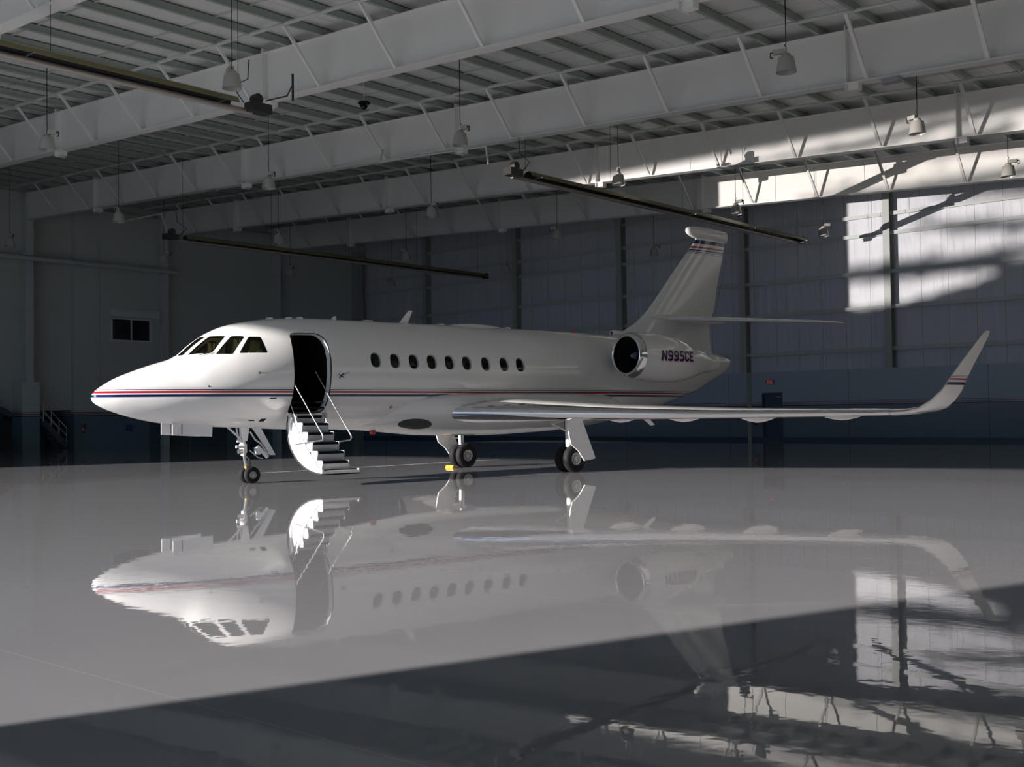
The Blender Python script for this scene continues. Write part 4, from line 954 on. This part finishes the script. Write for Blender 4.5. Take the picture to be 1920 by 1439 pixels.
# ================================================================== FAR LEFT CORNER: stairs by the left wall
def stairs(x, y0, y1, z0, z1, wd, label, n=12):
    o = empty('staircase', (x, y0, 0)); L_ = y1-y0; a = (0, 0, z0); c = (0, L_, z1)
    for xx in (0, wd): MB().bar((xx, 0, z0), (xx, L_, z1), .05, .28).build('stringer', 'doorp', o, 0)
    for k in range(n):
        u = (k+.5)/n; MB().box((0, L_*u-.14, z0+(z1-z0)*u-.02), (wd, L_*u+.14, z0+(z1-z0)*u+.02)).build('tread', 'burner', o, 0)
    for xx in (0, wd):
        b = MB()
        for hh in (.95, .55): b.tube([(xx, 0, z0+hh), (xx, L_, z1+hh)], .022, 6)
        for k in range(4): u = k/3; b.tube([(xx, L_*u, z0+(z1-z0)*u), (xx, L_*u, z0+(z1-z0)*u+.95)], .02, 6)
        b.build('railing', 'girt', o, 30)
    return tag(o, label, 'staircase')
stairs(XL+.45, 22.4, 26.6, 4.05, 1.75, .95, 'dark steel staircase descending beside the wide column at the far left', 14)
stairs(XL+.55, 28.25, 29.5, 1.4, .1, .9, 'short dark stairs with railing in the alcove right of the wide column', 6)
MB_ = MB().box((XL+.2, 18, 3.9), (XL+2.3, 22.4, 4.05)); o = MB_.build('trim_40', 'doorp', smooth=0); tag(o, 'dark mezzanine landing at the head of the far left stairs', 'landing', kind='structure')
for y_ in (19, 22.2):
    o = MB().box((XL+2.1, y_, 0), (XL+2.25, y_+.15, 3.9)).build('trim_41', 'doorp', smooth=0); tag(o, 'dark post holding up the mezzanine landing', 'post', 'landing posts', 'structure')
o = empty('tow_tractor', (XL+3.4, 23.3, 0), R(90))
b = MB().prism([(-1.3, -.65, .3), (1.3, -.65, .3), (1.3, -.65, .95), (.3, -.65, 1.0), (.2, -.65, .8), (-.4, -.65, .8), (-.5, -.65, 1.1), (-1.3, -.65, 1.05)], (0, 1.3, 0)); b.build('body', 'girt', o, 0)
for a_ in (-.85, .85):
    for c_y in (-.62, .62): MB().lathe([(0, -.11), (.2, -.11), (.33, -.10), (.36, 0), (.33, .10), (.2, .11), (0, .11)], (a_, c_y, .36), 'Y', 20).build('wheel', 'rubber', o)
MB().box((-.45, -.3, .8), (.1, .3, 1.0)).box((-.55, -.3, 1.0), (-.45, .3, 1.45)).build('seat', 'black', o, 0)
MB().tube([(.35, 0, .95), (.2, 0, 1.2), (.2, -.15, 1.22), (.2, .15, 1.22)], .02).build('steering_column', 'black', o)
tag(o, 'low grey tow tractor parked in the dark far left corner by the stairs', 'tow tractor')

# ================================================================== OUTSIDE (unseen foliage laid out to shade the added spot's beam)
def wall2out(X, z, Y):     # point on the back wall seen from the glint, brought to depth Y
    k = (Y-GL.y)/(YB-GL.y); return Vector((GL.x+(X-GL.x)*k, Y, GL.z+(z-GL.z)*k))
hed = [(-34, 6.3), (-24, 6.35), (-22, 6.3), (-20.5, 6.4), (-19, 6.7), (-17.5, 7.0), (-16, 7.4), (-13, 8.0), (-9, 8.4), (0, 8.4), (14, 8.2)]
pts_ = [wall2out(X, z, -24) for X, z in hed]
o = empty('hedge_blocker', (pts_[0].x, -24, 0))  # added foliage blocker, its top shaped to cut the spot's lower edge
b = MB(); rings = []
for i in range(61):
    u = i/60*(len(pts_)-1); k = min(int(u), len(pts_)-2); p = pts_[k].lerp(pts_[k+1], u-k); j = random.uniform(-.012, .012)
    rings.append([(p.x-o.location.x, y+random.uniform(-.03, .03), z) for y, z in ((-.35, 0), (.35, 0), (.38, p.z*.6), (.25, p.z*.93), (0, p.z+j), (-.25, p.z*.93), (-.38, p.z*.6))])
b.loft(rings).build('foliage', 'leaf', o, 0)
tag(o, 'low unseen foliage screen added outside the hangar door to trim the glint', 'hedge_blocker')
o = empty('shade_tree', (-46, -25.5, 0)); ox, oy = -46, -25.5
b = MB().tube([(6, 0, 0), (5.9, 0, 1.2), (5.7, .1, 2.6), (5.5, 0, 4.4)], [.16, .13, .1, .05], 10)
limbs = [[(-6, 9.5), (-11, 8.9), (-13.8, 8.4), (-16.2, 8.25)], [(-4, 10.2), (-10, 9.6), (-14, 9.3), (-17.5, 9.55), (-20, 9.9)], [(-2, 11.9), (-9, 11.0), (-15, 10.9), (-19, 11.2)], [(-6, 7.6), (-12, 7.55), (-17, 7.75), (-20.5, 7.7), (-24, 7.55)], [(-15, 8.3), (-18, 8.05), (-21, 8.15), (-25, 7.9)], [(0, 12.9), (-8, 12.2), (-14, 12.3)]]  # limbs laid out in wall space to break up the spot's patch
lf = MB()
for li, l in enumerate(limbs):
    P = [wall2out(X, z, -25.5)-Vector((ox, oy, 0)) for X, z in l]
    b.tube(P, [.045]*(len(P)-1)+[.015], 6)
    for a_, c_ in zip(P, P[1:]):
        n_ = int((c_-a_).length*20)
        for _ in range(n_):
            p = a_.lerp(c_, random.random())+Vector((random.gauss(0, .10), random.gauss(0, .35), random.gauss(0, .045)))
            e1 = Vector((random.uniform(-1, 1), random.uniform(-.4, .4), random.uniform(-.5, .5))).normalized()*random.uniform(.03, .075); e2 = Vector((random.uniform(-.3, .3), random.uniform(-1, 1), random.uniform(.3, 1))).normalized()*random.uniform(.012, .03)
            lf.add([p-e1, p+e2, p+e1, p-e2], [(0, 1, 2, 3)])
b.build('trunk', 'bark', o); lf.build('leaves', 'leaf', o, 0)
tag(o, 'unseen tree outside the hangar door, limbs shaped to throw the wall shade', 'tree')
